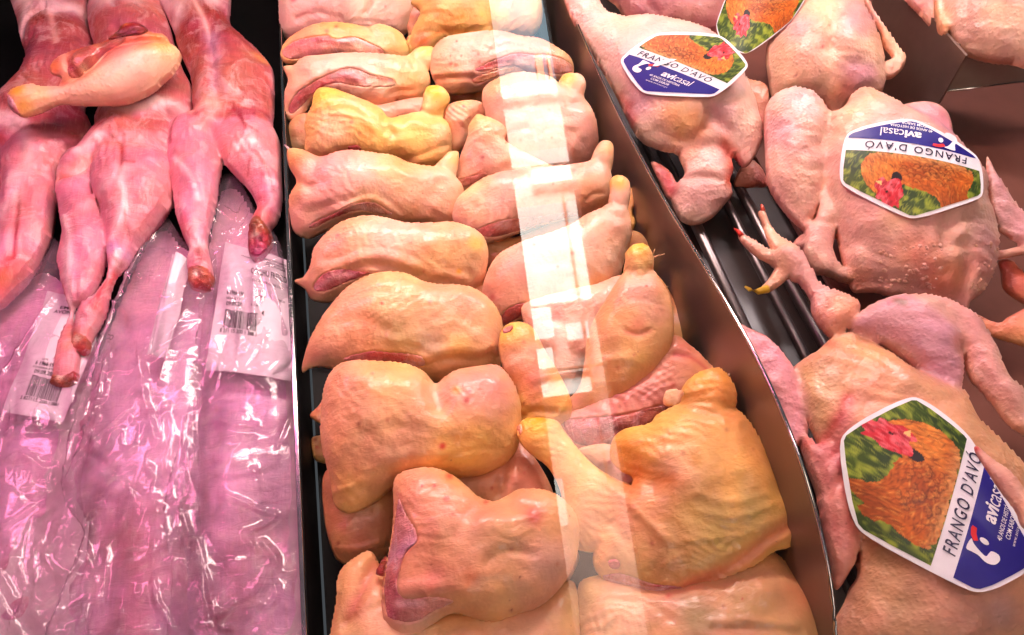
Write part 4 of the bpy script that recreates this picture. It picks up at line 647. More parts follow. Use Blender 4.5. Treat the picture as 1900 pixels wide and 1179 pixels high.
bag('crumpled clear middle bag with a long bright folded edge and a curled blank label', T('P',[(300,400),(345,450),(400,470),(395,560),(380,680),(370,800),(372,950),(385,1080),(395,1240),(100,1240),(115,1110),(160,1000),(118,920),(135,800),(165,700),(200,610),(250,490)]), -.006,
    [(Z3([(500,600),(440,800),(370,1000),(330,1179)]),.0022,.008),(Z3([(600,690),(600,850),(570,1000)]),.002,.005),(Z3([(560,20),(500,120),(470,200),(390,350)]),.0025,.008),(Z3([(480,60),(560,160),(520,210)]),.002,.006),(Z3([(905,500),(870,930),(960,1150)]),.002,.006),(T('P',[(300,430),(250,500),(200,620),(150,760),(120,900)]),.003,.005),(T('P',[(285,640),(275,720),(300,830)]),.0025,.006),(T('P',[(215,665),(200,720),(190,790)]),.003,.007),(T('P',[(215,570),(250,600),(280,720)]),.0025,.006),(Z3([(350,1110),(480,1020),(490,1100)]),.002,.006)], 33, T('P',[(250,560),(350,560),(350,800),(370,1000),(390,1240),(130,1240),(170,1010),(140,900),(190,700)]), (228,170,206), [(Z3([(560,440),(450,690),(330,1000),(290,1179)]), .010, (140,52,84), .85), (Z3([(470,0),(450,300)]), .012, (176,84,112), .6), (Z3([(720,600),(760,850),(720,1150)]), .022, (206,104,124), .7), (Z3([(1000,560),(1060,850),(1130,1170)]), .009, (156,66,100), .7)])
bag('crumpled clear bag against the thin divider, under the printed paper label', T('P',[(410,330),(440,330),(480,400),(525,470),(548,700),(558,1000),(566,1240),(330,1240),(320,1060),(305,950),(340,800),(360,680),(375,520),(395,400)]), -.006,
    [(Z3([(1020,520),(1060,650),(1120,720),(1200,1080)]),.0022,.008),(Z3([(1240,440),(1440,510),(1520,545),(1370,640)]),.002,.006),(Z3([(1370,650),(1420,740)]),.002,.006),(Z3([(1450,680),(1530,790),(1480,920),(1450,980)]),.0022,.007),(Z3([(1190,20),(1300,70),(1420,60)]),.002,.005),(Z3([(1200,140),(1400,130)]),.002,.005),(Z3([(1200,1100),(1300,1020)]),.002,.005),(Z3([(1410,300),(1445,470)]),.0025,.006),(Z3([(910,500),(1020,520)]),.002,.005),(T('P',[(430,340),(420,390),(440,410)]),.003,.008),(T('P',[(400,390),(450,410)]),.002,.005),(Z3([(1500,890),(1540,960),(1500,1040),(1380,980)]),.002,.006)], 47, T('P',[(420,420),(500,480),(535,700),(545,1000),(552,1240),(350,1240),(330,950),(380,700)]), (228,172,208), [(Z3([(1040,500),(1080,800),(1150,1179)]), .010, (150,60,96), .8), (Z3([(1280,760),(1330,900),(1250,1100)]), .02, (200,110,130), .6)])
# paper labels
def homog(src, dst):
    A = []
    for (x, y), (u, v) in zip(src, dst): A += [[x,y,1,0,0,0,-u*x,-u*y,-u],[0,0,0,x,y,1,-v*x,-v*y,-v]]
    h = np.linalg.svd(np.array(A, float))[2][-1].reshape(3,3)
    return lambda p: (lambda q: q[:, :2]/q[:, 2:])(np.c_[np.asarray(p, float), np.ones(len(p))] @ h.T)
def text_mesh(s, x0, x1, y0, y1, bold=0.0, space=1.0, shear=0.0):
    """a line of lettering fitted to a box: returns verts (x,y) and faces"""
    c = bpy.data.curves.new('lettering', 'FONT'); c.body = s; c.size = 1; c.offset = bold; c.space_character = space; c.shear = shear; c.resolution_u = 3
    o = bpy.data.objects.new('lettering', c); me = bpy.data.meshes.new_from_object(o)
    V = np.array([v.co[:2] for v in me.vertices]); F = [tuple(p.vertices) for p in me.polygons]
    bpy.data.objects.remove(o); bpy.data.curves.remove(c); bpy.data.meshes.remove(me)
    lo, hi = V.min(0), V.max(0); V = (V-lo)/(hi-lo); V[:,0] = x0+V[:,0]*(x1-x0); V[:,1] = y0+V[:,1]*(y1-y0)
    return V, F
def paper_label(label, quad, z, items, bars=None, bend=.004, seed=1):
    g = homog([(0,0),(1,0),(1,1),(0,1)], quad); q = np.array(quad, float); pl = Plane(*q.mean(0), z, 0)
    lab = empty('paper_label', pl.c, label, 'paper label')
    def mp(p, lift):
        p = np.asarray(p, float); uv = pl.uv(g(p)); h = bend*np.sin(p[:,0]*3.1)+bend*.9*np.sin(p[:,1]*4+p[:,0]*6+seed)*.5+bend*.5*vnoise(p[:,0], p[:,1], .22, seed)
        return pl.pos(uv[:,0], uv[:,1], h+lift)
    n, m = 26, 34; gx, gy = np.meshgrid(np.linspace(0,1,n), np.linspace(0,1,m)); pts = np.c_[gx.ravel(), gy.ravel()]
    F = [(j*n+i, j*n+i+1, (j+1)*n+i+1, (j+1)*n+i) for j in range(m-1) for i in range(n-1)]
    V = np.vstack([mp(pts, 0), mp(pts, -.0003)]); mesh_obj('paper', V, F+[tuple(k+n*m for k in f[::-1]) for f in F], M_PAPER, lab)
    for it in items:
        v, f = text_mesh(*it[:5], .018); mesh_obj('lettering', mp(v, .0007), f, M_INK, lab, smooth=False)
    if bars:
        x0, x1, y0, y1 = bars; r = random.Random(seed); x = x0; VV = []; FF = []
        while x < x1-.012:
            w = r.choice((.004,.004,.007,.011)); k = len(VV); VV += [(x,y0),(x+w,y0),(x+w,(y0+y1)/2),(x,(y0+y1)/2),(x+w,y1),(x,y1)]; FF += [(k,k+1,k+2,k+3),(k+3,k+2,k+4,k+5)]; x += w+r.choice((.004,.005,.008))
        k = len(VV); VV += [(x0,y0-.006),(x1,y0-.006),(x1,y0-.001),(x0,y0-.001)]; FF += [(k,k+1,k+2,k+3)]
        mesh_obj('barcode', mp(VV, .0007), FF, M_INK, lab, smooth=False)
    return lab
paper_label('white paper label with barcode and date lying beside the crossed rabbit feet at the left', [(89,541),(202,562),(118,786),(4,766)], .003,
    [('EMPR',.30,.62,.125,.10),('AVON RUA',.22,.78,.165,.135),('COELHO FRESCO',.62,1.25,.28,.235),('LOTE',.36,.46,.555,.54),('6 1966 196',.28,.62,.60,.565),('CONSERVA ATE',.26,.60,.625,.61),('09.09.20',.31,.60,.668,.635),('2 827115 200 13881',.24,.84,.885,.855)], (.30,.80,.69,.85), seed=3)
paper_label('white paper rabbit label with a printed product name and barcode beside the thin divider', [(418,450),(532,484),(541,706),(380,687)], .004,
    [('COELHO FRESCO',.43,.99,.25,.19),('EMBALADO POR EMPRESA',.62,1.0,.085,.062),('AVENIDA DA INDUSTRIA',.62,1.0,.115,.092),('PORTUGAL',.66,.98,.145,.122),('VALIDADE',.26,.42,.10,.085),('CONSERVAR ENTRE 0 E 4',.46,.92,.325,.30),('6 1966 196',.12,.36,.475,.435),('1,388kg',.50,.66,.475,.435),('PESO',.56,.64,.41,.395),('VALIDADE ATE',.12,.32,.515,.495),('09.09.20',.13,.35,.565,.53),('L 1 kg',.47,.57,.545,.52),('PRECO',.84,.95,.45,.43),('\u20ac',.62,.66,.60,.565),('8 271 15 200 1 388 1',.10,.56,.765,.735)], (.13,.57,.60,.73), bend=.003, seed=8)
paper_label('narrow blank strip of white label curled inside the middle bag', [(318,468),(352,484),(312,668),(274,660)], .006, [], bend=.006, seed=4)
# ------------------------------------------------------------------ whole chickens
B1 = lambda p: T('B1', p); B2 = lambda p: T('B2', p); B4 = lambda p: T('B4', p); B6 = lambda p: T('B6', p); G4 = lambda p: T('G4', p)
WCH = 'whole plucked chickens in the right hand tray'
WP = (236,188,174); WV = (222,160,168); WO = (226,148,104); WR = (190,70,60)
def bird(label, lobes, base=WP, **kw):
    kw.setdefault('z', .05); kw.setdefault('f', .55); kw.setdefault('lump', .003); kw.setdefault('fine', .0003); kw.setdefault('wrk', ((.0007,.012,.9),(.0003,.006,2.4))); kw.setdefault('edge', ((232,150,112), .008, .55))
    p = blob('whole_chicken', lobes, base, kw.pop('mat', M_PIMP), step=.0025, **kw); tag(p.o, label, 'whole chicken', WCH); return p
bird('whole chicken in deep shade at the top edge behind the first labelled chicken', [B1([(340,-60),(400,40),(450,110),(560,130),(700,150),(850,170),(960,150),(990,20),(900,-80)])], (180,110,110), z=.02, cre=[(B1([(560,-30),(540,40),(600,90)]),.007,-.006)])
bird('far chicken in the upper right corner tray, only its pale rump and wing showing', [
    B2([(925,-60),(935,30),(958,110),(990,190),(1035,250),(1100,292),(1200,318),(1300,327),(1480,332),(1500,-80)]), {'o':B2([(905,-20),(938,0),(955,80),(985,170),(965,205),(932,172),(914,80)]),'a':.7,'off':.012,'c':WO}], (230,180,160), z=.11, cre=[(B2([(1060,-20),(1050,120),(1080,240)]),.006,-.003)], spots=sp('B2',[(1340,225,14,(150,60,60),.6),(1200,120,120,(226,190,150),.6)]))
bird('pale skin of another far chicken in the upper right corner behind the brown divider', [B2([(740,-30),(830,70),(925,170),(960,110),(930,10),(900,-60),(780,-80)])], (230,170,160), z=.10, spots=sp('B2',[(840,50,20,WR,.6)]))
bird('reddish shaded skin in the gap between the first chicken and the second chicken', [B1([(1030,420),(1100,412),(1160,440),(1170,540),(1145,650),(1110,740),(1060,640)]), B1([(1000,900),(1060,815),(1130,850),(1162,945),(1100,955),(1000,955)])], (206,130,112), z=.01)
W1 = bird('whole chicken next to the tall divider, neck stump down, wearing the label with upright lettering', [
    {'o':B1([(110,-80),(270,-60),(340,60),(430,100),(560,92),(700,120),(850,150),(980,280),(1050,400),(1090,520),(1112,620),(1060,760),(960,810),(840,800),(640,770),(520,720),(440,590),(380,470),(300,330),(200,170),(140,40)]),'a':.55},
    {'o':B1([(420,480),(560,470),(760,520),(850,620),(842,740),(740,785),(620,755),(510,700),(445,600)]),'a':.5,'off':.010},
    {'o':B1([(840,560),(920,490),(1040,410),(1088,500),(1114,610),(1132,700),(1102,790),(1045,855),(990,800),(900,700),(850,640)]),'a':.55,'off':.008},
    {'o':B1([(710,770),(830,690),(940,750),(988,850),(968,930),(985,985),(940,1048),(880,1112),(800,1147),(730,1132),(685,1062),(668,980),(705,930),(740,880)]),'a':.55,'off':.004},
    {'o':B1([(570,825),(640,850),(690,910),(700,1010),(655,1010),(610,925)]),'a':.5,'c':(200,76,76)}], z=.055,
    spots=sp('B1',[(790,690,90,WO,.8),(700,600,100,(238,176,130),.7),(980,860,50,(226,120,80),.9),(900,620,100,WV,.6),(820,1020,130,(206,150,140),.6),(500,560,80,WV,.7),(430,180,70,(238,190,160),.5),(700,690,90,(238,170,110),.6),(975,930,40,(220,110,80),.8),(470,560,20,WR,.4),(760,790,60,(236,170,130),.6)]),
    cre=[(B1([(600,700),(720,745),(830,700),(850,620)]),.006,-.004),(B1([(870,640),(950,700),(960,850)]),.006,-.004),(B1([(720,930),(800,925),(900,940)]),.005,-.005),(B1([(830,560),(850,640),(930,700)]),.006,-.004),(B1([(340,300),(360,420),(420,520)]),.008,-.003)],
    strokes=st('B1',[([(930,760),(990,840),(970,940)],.008,(216,100,70),.8),([(410,505),(450,570),(480,650)],.005,(206,90,80),.7)]), wrk=((.0008,.006,.8),))
W2 = bird('whole chicken at top centre of right tray, wing folded along its right side', [
    {'o':B2([(58,300),(72,200),(120,130),(180,40),(250,-60),(350,-90),(500,-80),(560,60),(612,150),(652,270),(664,380),(645,475),(560,500),(480,520),(440,570),(400,580),(340,520),(260,500),(160,500),(90,500),(68,400)]),'a':.6},
    {'o':B2([(510,-60),(560,-40),(612,60),(672,150),(724,230),(768,300),(745,362),(692,404),(655,395),(660,320),(700,300),(650,230),(640,170),(590,90)]),'a':.75,'off':.004}], (238,186,160), z=.06,
    spots=sp('B2',[(500,140,110,WV,.7),(510,420,90,(196,130,160),.7),(160,400,90,(238,190,150),.6),(320,310,12,WR,.7),(300,100,120,(244,200,150),.7),(200,200,80,WV,.5),(430,500,80,(232,140,100),.7),(350,205,5,DK,.8),(195,430,7,DK,.8),(640,200,50,WO,.5)]),
    cre=[(B2([(330,-20),(370,150),(360,300)]),.010,-.004),(B2([(370,300),(430,400),(450,520)]),.010,-.004),(B2([(260,480),(330,500),(400,570)]),.004,-.004),(B2([(690,390),(720,300),(680,230)]),.004,-.002)])
W3 = bird('whole chicken in the middle of the right tray, wearing the label turned upside down', [
    {'o':T('B2',[(330,530),(400,580),(450,555),(490,490),(560,450),(640,480),(740,540),(860,600),(960,640),(1060,760),(1170,900)],'B4',[(1205,180),(1240,280),(1255,380),(1232,520),(1182,600),(1132,640),(1112,695),(1060,660),(960,640),(860,625),(760,615),(700,600),(640,600),(590,590),(550,480),(520,350),(480,200),(440,60),(420,-60)]),'a':.55},
    {'o':T('B2',[(48,600),(80,520),(150,478),(260,473),(335,510),(375,580),(385,700),(390,820),(380,900)],'B4',[(470,60),(440,200),(400,300),(380,325),(330,285),(260,205),(215,130),(200,60)]),'a':.6,'off':.006},
    {'o':B2([(745,545),(830,518),(920,524),(982,570),(1008,650),(1003,720),(900,690),(800,620)]),'a':.6,'off':-.004,'c':(226,150,160)},
    {'o':B4([(440,58),(462,80),(475,120),(498,180),(522,240),(514,340),(505,400),(525,460),(565,498),(632,520),(622,560),(540,552),(480,522),(420,512),(375,455),(360,395),(368,345),(385,300),(425,250),(435,150)]),'a':.7,'off':.010},
    {'o':B4([(370,330),(320,375),(330,400),(390,390)]),'a':.7},
    {'o':B4([(1205,-20),(1255,60),(1295,120),(1345,200),(1400,260),(1420,400),(1300,345),(1250,300),(1215,180)]),'a':.6,'off':.002,'c':WV},
    {'o':B4([(1240,410),(1300,400),(1420,370),(1420,410),(1320,435),(1245,448)]),'a':.7}], (234,180,164), z=.06,
    spots=sp('B4',[(860,480,120,WO,.7),(1000,560,90,(232,140,100),.8),(620,560,70,WO,.6),(760,330,110,(226,170,140),.6),(1160,380,90,WV,.5),(1100,500,80,(220,140,120),.6)])+sp('B2',[(220,520,110,(238,190,186),.7),(120,720,120,WV,.6),(450,680,120,(240,180,140),.6),(390,650,8,WR,.8),(150,950,90,(226,170,150),.6),(560,500,90,(240,180,140),.6)]),
    cre=[(T('B4',[(640,560),(780,570),(900,600),(1080,640)]),.007,-.003),(B4([(980,300),(990,420),(1070,440),(1080,600)]),.009,-.006),(B4([(540,420),(600,400),(700,480),(720,560)]),.010,-.004),(B2([(330,510),(400,580),(460,540)]),.005,-.006),(B4([(400,270),(440,300),(500,300)]),.004,-.003),(B4([(1130,540),(1110,620),(1090,690)]),.006,.003)])
# bumps of plucked feather roots low on the breast
B4n = [(rnd.uniform(690,960), rnd.uniform(430,600)) for _ in range(70)]+[(rnd.uniform(1110,1250), rnd.uniform(400,600)) for _ in range(30)]
pr = []
for x, y in B4n:
    q = T('B4',[(x,y)])[0]; (u_, v_), = W3.pl.uv([q]); h = sampH(W3, np.array([u_]), np.array([v_]))[0]
    if h > .008: pr.append((u_, v_, h, rnd.uniform(.0014,.0030)))
VV = []; FF = []
for u_, v_, h, r in pr:
    k = len(VV)
    for a in range(7):
        VV.append((u_+r*math.cos(a*.898), v_+r*math.sin(a*.898), h-.0006))
    for a in range(7): VV.append((u_+.6*r*math.cos(a*.898), v_+.6*r*math.sin(a*.898), h+.22*r))
    VV.append((u_, v_, h+.30*r)); FF += [(k+a, k+(a+1)%7, k+7+(a+1)%7, k+7+a) for a in range(7)]+[(k+7+a, k+7+(a+1)%7, k+14) for a in range(7)]
VV = np.array(VV); o = mesh_obj('feather_root', W3.pl.pos(VV[:,0], VV[:,1], VV[:,2]), FF, M_PIMP, W3.o, W3.pl.c, True, np.tile(lin((226,166,142)), (len(VV),1))); o['kind'] = 'stuff'
bird('dark red chicken skin at the right edge below the upside down hen label', [G5([(225,452),(290,440),(330,470),(385,540),(440,600),(440,760),(370,700),(300,655),(250,605),(238,520)])], (206,110,90), z=.03, spots=sp('G5',[(260,480,40,(170,50,50),.8),(340,520,60,(232,120,80),.7)]))
bird('wrinkled orange skin between the two right hand chickens at the right edge', [G5([(35,742),(110,758),(180,792),(240,802),(290,765),(440,715),(440,940),(300,920),(180,880),(100,830)])], (226,140,104), z=.05, wrk=((.0012,.006,1.0),), spots=sp('G5',[(110,790,30,(140,90,90),.7)]))
W4 = bird('whole chicken with one foot stretched over the steel bars, wearing the sideways hen label', [
    {'o':T('B4',[(325,965),(360,908),(430,868),(480,820),(540,781),(620,788),(700,825),(780,890),(880,950),(1000,1000),(1100,1050)],'B6',[(1000,180),(1130,300),(1260,480),(1340,900),(1340,1300),(380,1300),(420,1000),(470,880),(440,560),(300,330),(230,180)]),'a':.42,'c':(228,166,130)},
    {'o':B4([(555,765),(600,715),(660,668),(740,640),(810,622),(900,628),(1000,650),(1065,720),(1090,850),(1092,1010),(1060,1060),(960,1020),(860,930),(750,850),(640,800)]),'a':.55,'off':.004,'c':(206,146,156)},
    {'o':B4([(830,635),(900,618),(1000,640),(1110,690),(1182,750),(1242,860),(1292,990),(1376,1060),(1470,1200),(1420,1260),(1300,1200),(1210,1080),(1130,990),(1085,880),(1000,770),(900,700)]),'a':.6,'off':.006,'c':(228,168,156)},
    {'o':B4([(408,620),(440,588),(480,588),(560,618),(625,668),(595,745),(545,792),(500,808),(458,772),(408,700)]),'a':.62,'off':.006,'c':(232,156,136)},
    {'o':B4([(232,430),(290,378),(340,405),(378,460),(440,560),(492,598),(465,690),(410,690),(400,630),(352,560),(325,548),(280,522),(238,485)]),'a':.8,'off':.004,'c':(228,168,160)},
    {'o':B4([(162,236),(180,225),(197,228),(218,280),(252,330),(312,375),(355,415),(330,445),(280,425),(232,412),(207,370),(182,290)]),'a':.85,'c':(232,180,150)},
    {'o':B4([(72,342),(98,333),(150,363),(212,403),(262,430),(302,450),(285,505),(232,478),(150,432),(92,378)]),'a':.85,'c':(232,168,150)},
    {'o':B4([(258,470),(312,500),(292,542),(232,588),(190,603),(172,582),(208,540)]),'a':.8,'c':(226,160,140)},
    {'o':B4([(72,750),(130,763),(210,803),(282,878),(335,958),(370,1080),(390,1250),(300,1300),(230,1150),(160,960)]),'a':.5,'off':.0,'c':(226,148,158)},
    {'o':B6([(195,262),(240,268),(288,312),(338,222),(383,132),(412,118),(427,150),(412,210),(426,300),(442,420),(472,560),(480,700),(472,800),(440,882),(372,974),(345,860),(310,700),(275,520),(232,400)]),'a':.5,'off':.010,'c':(222,140,130)}], (232,176,154), z=.055, ctr=(1660,760), f=.4,
    spots=sp('B4',[(620,900,110,WO,.6),(480,850,40,(196,80,60),.6),(530,700,60,(238,160,120),.6),(1060,870,60,(230,160,130),.5)])+sp('B6',[(230,320,40,(216,110,80),.6),(400,150,30,(196,70,60),.6),(1050,1090,110,(176,150,150),.6),(560,1000,160,(214,150,120),.6),(500,100,100,(236,170,120),.6),(800,1080,160,(216,164,136),.6)]),
    strokes=st('B6',[([(400,130),(340,250),(290,330)],.005,(200,70,60),.6),([(350,350),(400,500),(420,700)],.008,(214,100,90),.5)])+st('B4',[([(770,672),(800,685)],.004,(120,80,50),.8)]),
    cre=[(B4([(640,830),(780,870),(880,960)]),.008,-.004),(B4([(1080,880),(1180,1020),(1290,1179)]),.007,-.005),(B6([(250,500),(300,420),(420,330)]),.005,-.003),(B6([(310,560),(380,480),(440,450)]),.004,-.003),(B6([(600,180),(640,320)]),.012,-.003)])
def claw(name, pts, r, c):
    tube(name, pts, r, M_PRINT, W4.o, 8, [1-.75*i/(len(pts)-1) for i in range(len(pts))], c)
def on(p, fr, x, y, lift=0.0):
    (u_, v_), = p.pl.uv(T(fr, [(x, y)])); return Vector(p.pl.pos(np.array([u_]), np.array([v_]), np.array([lift]))[0])
claw('claw', [on(W4,'B4',185,232,.003), on(W4,'B4',180,212,.004), on(W4,'B4',178,198,.001)], .0028, (200,80,60))
claw('claw', [on(W4,'B4',88,345,.003), on(W4,'B4',70,325,.004), on(W4,'B4',55,308,.001)], .0032, (206,50,40))
claw('claw', [on(W4,'B4',205,588,.004), on(W4,'B4',160,605,.006), on(W4,'B4',125,595,.005), on(W4,'B4',104,575,.002)], .0045, (206,160,50))
# ------------------------------------------------------------------ hexagonal hen labels
def chaik(p, cut=.16, it=2):
    p = np.asarray(p, float)
    for _ in range(it):
        q = np.roll(p, -1, 0); d = np.linalg.norm(q-p, axis=1, keepdims=True); t = np.minimum(cut, .5)
        p = np.stack([p+(q-p)*t, q+(p-q)*t], 1).reshape(-1, 2); cut = .25
    return p
def inset(p, d):
    n = len(p); out = []
    ar = sum(p[i][0]*p[(i+1)%n][1]-p[(i+1)%n][0]*p[i][1] for i in range(n)); s = 1 if ar > 0 else -1
    for i in range(n):
        a, b, c = p[i-1], p[i], p[(i+1)%n]; e1 = (b-a)/np.linalg.norm(b-a); e2 = (c-b)/np.linalg.norm(c-b); n1 = s*np.array([-e1[1],e1[0]]); n2 = s*np.array([-e2[1],e2[0]])
        m = n1+n2; m = m/np.linalg.norm(m); out.append(b+m*d/max(m@n1, .5))
    return np.array(out)
def clip(p, f):
    out = []
    for a, b in zip(p, np.roll(p, -1, 0)):
        fa, fb = f(a), f(b)
        if fa >= 0: out.append(a)
        if fa*fb < 0: out.append(a+(b-a)*fa/(fa-fb))
    return np.array(out)
HEN = [(-.86,-.04),(-.84,.12),(-.80,.22),(-.86,.34),(-.80,.44),(-.72,.40),(-.66,.50),(-.56,.58),(-.50,.50),(-.45,.42),(-.36,.34),(-.22,.30),(-.08,.29),(.04,.26),(.10,.34),(.24,.42),(.40,.38),(.52,.28),(.60,.12),(.58,-.02),(.46,-.11),(.2,-.125),(-.3,-.125),(-.7,-.12)]
COMB = [(.10,.20),(.05,.30),(.02,.40),(.06,.46),(.05,.56),(.11,.53),(.16,.59),(.20,.54),(.27,.55),(.28,.48),(.36,.46),(.35,.38),(.40,.30),(.36,.22),(.31,.19),(.25,.24),(.18,.20)]
def paint_hen(px, py, seed=3):
    """colour of the printed photograph at label coordinates: brown hen among grass"""
    r = np.random.RandomState(seed); n = len(px)
    C = np.tile(lin((70,90,30)), (n,1))
    k = np.clip(.5+.9*vnoise(px, py, .30, 5), 0, 1)[:,None]; C = C*(1-k)+lin((38,60,30))*k
    k = np.clip(1.6*vnoise(px, py, .07, 7), 0, 1)[:,None]; C = C*(1-k)+lin((150,164,56))*k
    def strokes(num, xr, yr, ang, L, w, cols, m=None):
        nonlocal C
        for _ in range(num):
            x, y = r.uniform(*xr), r.uniform(*yr); a = ang(x, y)+r.normal()*.35; c, s = math.cos(a), math.sin(a); dx, dy = px-x, py-y
            q = ((dx*c+dy*s)/L)**2+((-dx*s+dy*c)/w)**2; sel = q < 2.2
            if m is not None: sel &= m
            if sel.any():
                kk = (.6*np.exp(-q[sel]))[:,None]; C[sel] = C[sel]*(1-kk)+lin(cols[r.randint(len(cols))])*kk
    strokes(1500, (-1,1), (-.15,.75), lambda x,y: 1.2, .030, .0065, [(170,180,70),(120,140,44),(60,84,30),(44,66,30),(96,124,40),(30,48,28)])
    hen = inside(catmull(HEN, 5), px+.012*vnoise(px,py,.04,9), py+.012*vnoise(px,py,.03,10)); C[hen] = lin((196,98,36))
    neck = np.clip((px+.02)/.25, 0, 1)*np.clip((py+.12)/.2, 0, 1); tail = np.clip((-.42-px)/.2, 0, 1)*np.clip((py-.12)/.2, 0, 1)
    wing = np.exp(-(((px+.22)/.34)**2+((py-.06-.12*px)/.12)**2)**2); low = np.clip((-.02-py)/.09, 0, 1)
    for w, c in ((neck, (224,138,58)), (wing, (150,68,28)), (tail, (138,64,26)), (low, (206,150,92))):
        w = w[hen][:,None]*.85; C[hen] = C[hen]*(1-w)+lin(c)*w
    flow = lambda x, y: 2.0 if (x < -.40 and y > .14) else (-.95 if x > .12 else -.28-.5*y)
    strokes(900, (-.88,.60), (-.13,.58), flow, .040, .0065, [(240,164,80),(204,104,40),(140,56,22),(170,80,30),(78,32,18),(78,32,18)], hen)
    # the wing's feather rows and the shadowed edge under the neck
    for _ in range(46):
        cx_, cy_ = r.uniform(-.58, .10), r.uniform(-.06, .22); rr_ = r.uniform(.022, .042); q = np.hypot((px-cx_)/1.3, py-cy_); e = hen & (np.abs(q-rr_) < .007) & (py < cy_+.005); C[e] = C[e]*.55+lin((92,40,18))*.45
        e = hen & (q < rr_*.8) & (py < cy_+.005); C[e] = C[e]*.8+lin((226,146,74))*.2
    C[hen] *= (1+.22*vnoise(px, py, .022, 31)[hen][:,None])
    C = np.clip(C, 0, 1)
    dk = inside(catmull([(.08,.22),(.14,.2),(.2,.23),(.2,.14),(.15,.11),(.08,.15)],4), px, py); C[dk] = lin((40,30,34))
    cm = inside(catmull(COMB, 5), px, py); C[cm] = lin((206,40,56)); kk = np.clip(1.5*vnoise(px,py,.05,15),0,1)[cm][:,None]; C[cm] = C[cm]*(1-kk)+lin((240,110,120))*kk
    kk = np.clip(1.3*vnoise(px,py,.035,16),0,1)[cm][:,None]; C[cm] = C[cm]*(1-kk)+lin((150,20,36))*kk
    strokes(160, (0,.42), (.18,.6), lambda x,y: 1.3, .03, .007, [(236,90,100),(150,20,36),(196,30,50),(240,130,136)], cm)
    e = np.hypot(px-.235, py-.37) < .018; C[e] = lin((60,20,20)); bk = inside(np.array([(.31,.30),(.40,.25),(.32,.24)]), px, py); C[bk] = lin((236,190,120))
    return C
def hen_label(label, out, O, ex, ey, support, fr, margin, lift=.0015, only_photo=False, flat=0.0, quill=None):
    hexa = T(fr, out); s = FR[fr][2]; O = T(fr, [O])[0]; ex = np.array(ex)*s; ey = np.array(ey)*s; A = np.c_[ex, ey]; Ai = np.linalg.inv(A)
    canon = lambda p: (np.asarray(p)-O) @ Ai.T; topx = lambda p: np.asarray(p, float) @ A.T+O
    pl = support[0].pl; o0 = chaik(hexa, .13, 3); uvo = pl.uv(o0)
    # the card is stiff: it takes a smooth bent shape resting on what lies under it
    gx, gy = np.meshgrid(np.linspace(uvo[:,0].min(), uvo[:,0].max(), 30), np.linspace(uvo[:,1].min(), uvo[:,1].max(), 30)); k = inside(uvo, gx, gy); gx, gy = gx[k], gy[k]
    B = lambda x, y: np.c_[np.ones_like(x), x, y, x*x, x*y, y*y]; base_pl = pl
    for _ in range(4):
        # the card sits above the bird: trace it on the level where it lies, then bend it to what is below
        hh = sampH(support[0], gx, gy); co = np.linalg.lstsq(B(gx, gy), hh, rcond=None)[0]; co[3:] *= (1-flat); res = hh-B(gx, gy)@co; up = res.max()*.92+lift; hm = float((B(gx, gy)@co).mean()+up)
        pq = Plane.__new__(Plane); pq.c = base_pl.c+base_pl.n*hm; pq.n, pq.e1, pq.e2 = base_pl.n, base_pl.e1, base_pl.e2; pl = pq; uvo = pl.uv(o0)
        gx, gy = np.meshgrid(np.linspace(uvo[:,0].min(), uvo[:,0].max(), 34), np.linspace(uvo[:,1].min(), uvo[:,1].max(), 34)); k = inside(uvo, gx, gy); gx, gy = gx[k], gy[k]
    hh = sampH(support[0], gx, gy); res = hh-B(gx, gy)@co; up = res.max()*.92+lift
    hf = lambda u_, v_: B(u_, v_)@co+up-hm
    root = empty('hen_label', Vector(pl.pos(uvo[:1,0], uvo[:1,1], hf(uvo[:1,0], uvo[:1,1]))[0]), label, 'product label', 'hexagonal hen labels on the whole chickens')
    def sheet(name, poly, mat, dz, step, colf=None, back=False):
        uv = pl.uv(poly); lo = uv.min(0)-2*step; hi = uv.max(0)+2*step; X, Y = np.meshgrid(np.arange(lo[0],hi[0],step), np.arange(lo[1],hi[1],step)); M = inside(uv, X, Y)
        dense = np.vstack([a+(b-a)*np.linspace(0,1,24,endpoint=False)[:,None] for a, b in zip(uv, np.roll(uv,-1,0))])
        used, rim, idx, F, X2, Y2 = grid_sheet(M, X, Y, [dense]); x, y = X2[used], Y2[used]; V = pl.pos(x, y, hf(x, y)+dz); col = None; F = F.tolist()
        if colf is not None:
            # plane -> photo pixel -> label coordinates
            cc, a, b = (np.array(q) for q in (pl.c, pl.e1, pl.e2)); W = cc+np.outer(x,a)+np.outer(y,b)-np.array(CAM); Rm = np.array(RQ); Lc = W @ Rm
            q = np.c_[W0/2+Lc[:,0]/-Lc[:,2]*FPX, H0/2-Lc[:,1]/-Lc[:,2]*FPX]; cn = canon(q); col = colf(cn[:,0], cn[:,1])
        if back:
            n = len(V); V = np.vstack([V, pl.pos(x, y, hf(x, y)+dz-.0006)]); F = F+[tuple(i+n for i in f[::-1]) for f in F]
        return mesh_obj(name, V, F, mat, root, None, True, col)
    sheet('card', o0, M_WHITE, 0, .003, back=True)
    ins = inset(hexa, margin*s); ins = chaik(ins, .08, 2)
    ph = clip(ins, lambda p: canon(p)[1]+.13); sheet('photo_print', ph, M_PRINT, .0005, .00085, paint_hen)
    if only_photo: return root
    bl = clip(ins, lambda p: -canon(p)[1]-.29); sheet('blue_panel', bl, M_BLUE, .0005, .003)
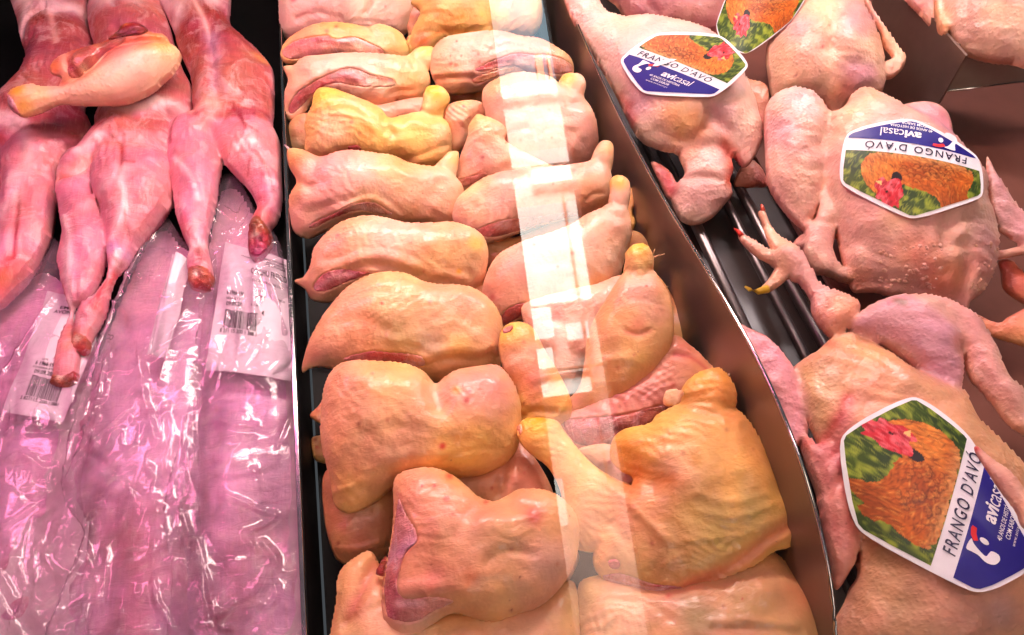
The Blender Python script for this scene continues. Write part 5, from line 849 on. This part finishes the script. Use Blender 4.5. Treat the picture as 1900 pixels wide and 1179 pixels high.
    def put(name, parts, mat, dz=.001):
        VV = []; FF = []
        for v, f in parts: k = len(VV); VV += np.asarray(v).tolist(); FF += [tuple(i+k for i in t) for t in f]
        uv = pl.uv(topx(VV)); mesh_obj(name, pl.pos(uv[:,0], uv[:,1], hf(uv[:,0], uv[:,1])+dz), FF, mat, root, smooth=False)
    put('title_lettering', [text_mesh("FRANGO D'AV\u00d3", -.74, .60, -.262, -.142, .012, 1.25)], M_NAVY)
    for tx in (('avi', -.10, .12, -.46, -.355, .03, .95), ('casal', .13, .43, -.46, -.345, -.002, .95), ('40 ANOS DE HIST\u00d3RIA', -.24, .32, -.527, -.482, .012, 1.0), ('COM SABOR', -.16, .18, -.582, -.545, .012, 1.0)): put('brand_lettering', [text_mesh(*tx)], M_WHITE)
    put('web_lettering', [text_mesh('www.avicasal.pt', -.20, .20, -.635, -.60, 0, 1.1)], M_PAPER)
    lg = catmull([(-.56,-.31),(-.42,-.325),(-.46,-.35),(-.50,-.40),(-.52,-.45),(-.47,-.465),(-.42,-.48),(-.41,-.53),(-.46,-.55),(-.54,-.53),(-.58,-.49),(-.585,-.45),(-.56,-.40),(-.565,-.35)], 3)
    eye = np.array([(-.36+.035*math.cos(a), -.415+.035*math.sin(a)) for a in np.linspace(0,6.28,14,endpoint=False)])
    put('logo', [(lg, [tuple(range(len(lg)))]), (eye, [tuple(range(len(eye)))])], M_WHITE)
    cb = np.array([(-.43,-.345),(-.38,-.315),(-.30,-.305),(-.26,-.31),(-.265,-.345),(-.33,-.350),(-.40,-.375)]); put('logo_comb', [(cb, [tuple(range(len(cb)))])], M_RED)
    if quill:
        v = np.array(quill); put('staple', [(v, [tuple(range(len(v)))])], M_WHITE, .0018)
    return root
hen_label('hexagonal hen label, top edge of the photo, tucked behind the upright label', [(75,-20),(-12,215),(20,310),(245,468),(615,245),(790,-40),(560,-190),(200,-120)], (330,20), (-400,-54), (-110,500), [W2], 'G4', 9, lift=.004, only_photo=True)
hen_label('hexagonal hen label with upright lettering on the chicken beside the tall divider', [(268,245),(690,2),(1425,40),(1752,372),(1345,738),(545,648)], (1075,318), (585,256), (600,-372), [W1], 'G6', 34, lift=.004, flat=.5, quill=[(-.30,-.155),(-.22,-.12),(-.16,-.10),(-.20,-.20),(-.28,-.33),(-.34,-.36),(-.36,-.30)])
hen_label('hexagonal hen label turned upside down on the chicken in the middle of the right tray', [(1168,770),(1184,1000),(797,1137),(428,922),(463,648),(817,586)], (784,850), (-389,-61), (-61,389), [W3], 'B2', 19, flat=.3)
hen_label('hexagonal hen label turned on its side, hen at the left, at the lower right', [(1010,1010),(462,692),(385,240),(740,62),(985,250),(1270,760),(1250,890)], (823,475), (100,-341), (-600,-380), [W4], 'B6', 22, flat=.3)
tip = blob('chicken_toe', [B6([(1003,322),(1018,315),(1040,332),(1095,380),(1165,430),(1235,520),(1320,600),(1320,720),(1225,690),(1190,612),(1120,520),(1062,432),(1012,352)])], (228,172,150), M_PIMP, z=.135, f=.5, a=.8, spots=sp('B6',[(1012,328,22,(206,60,50),.9)])); tag(tip.o, 'pale chicken toe with a red nail reaching over the sideways label at the right edge', 'chicken toe')
#--P4--
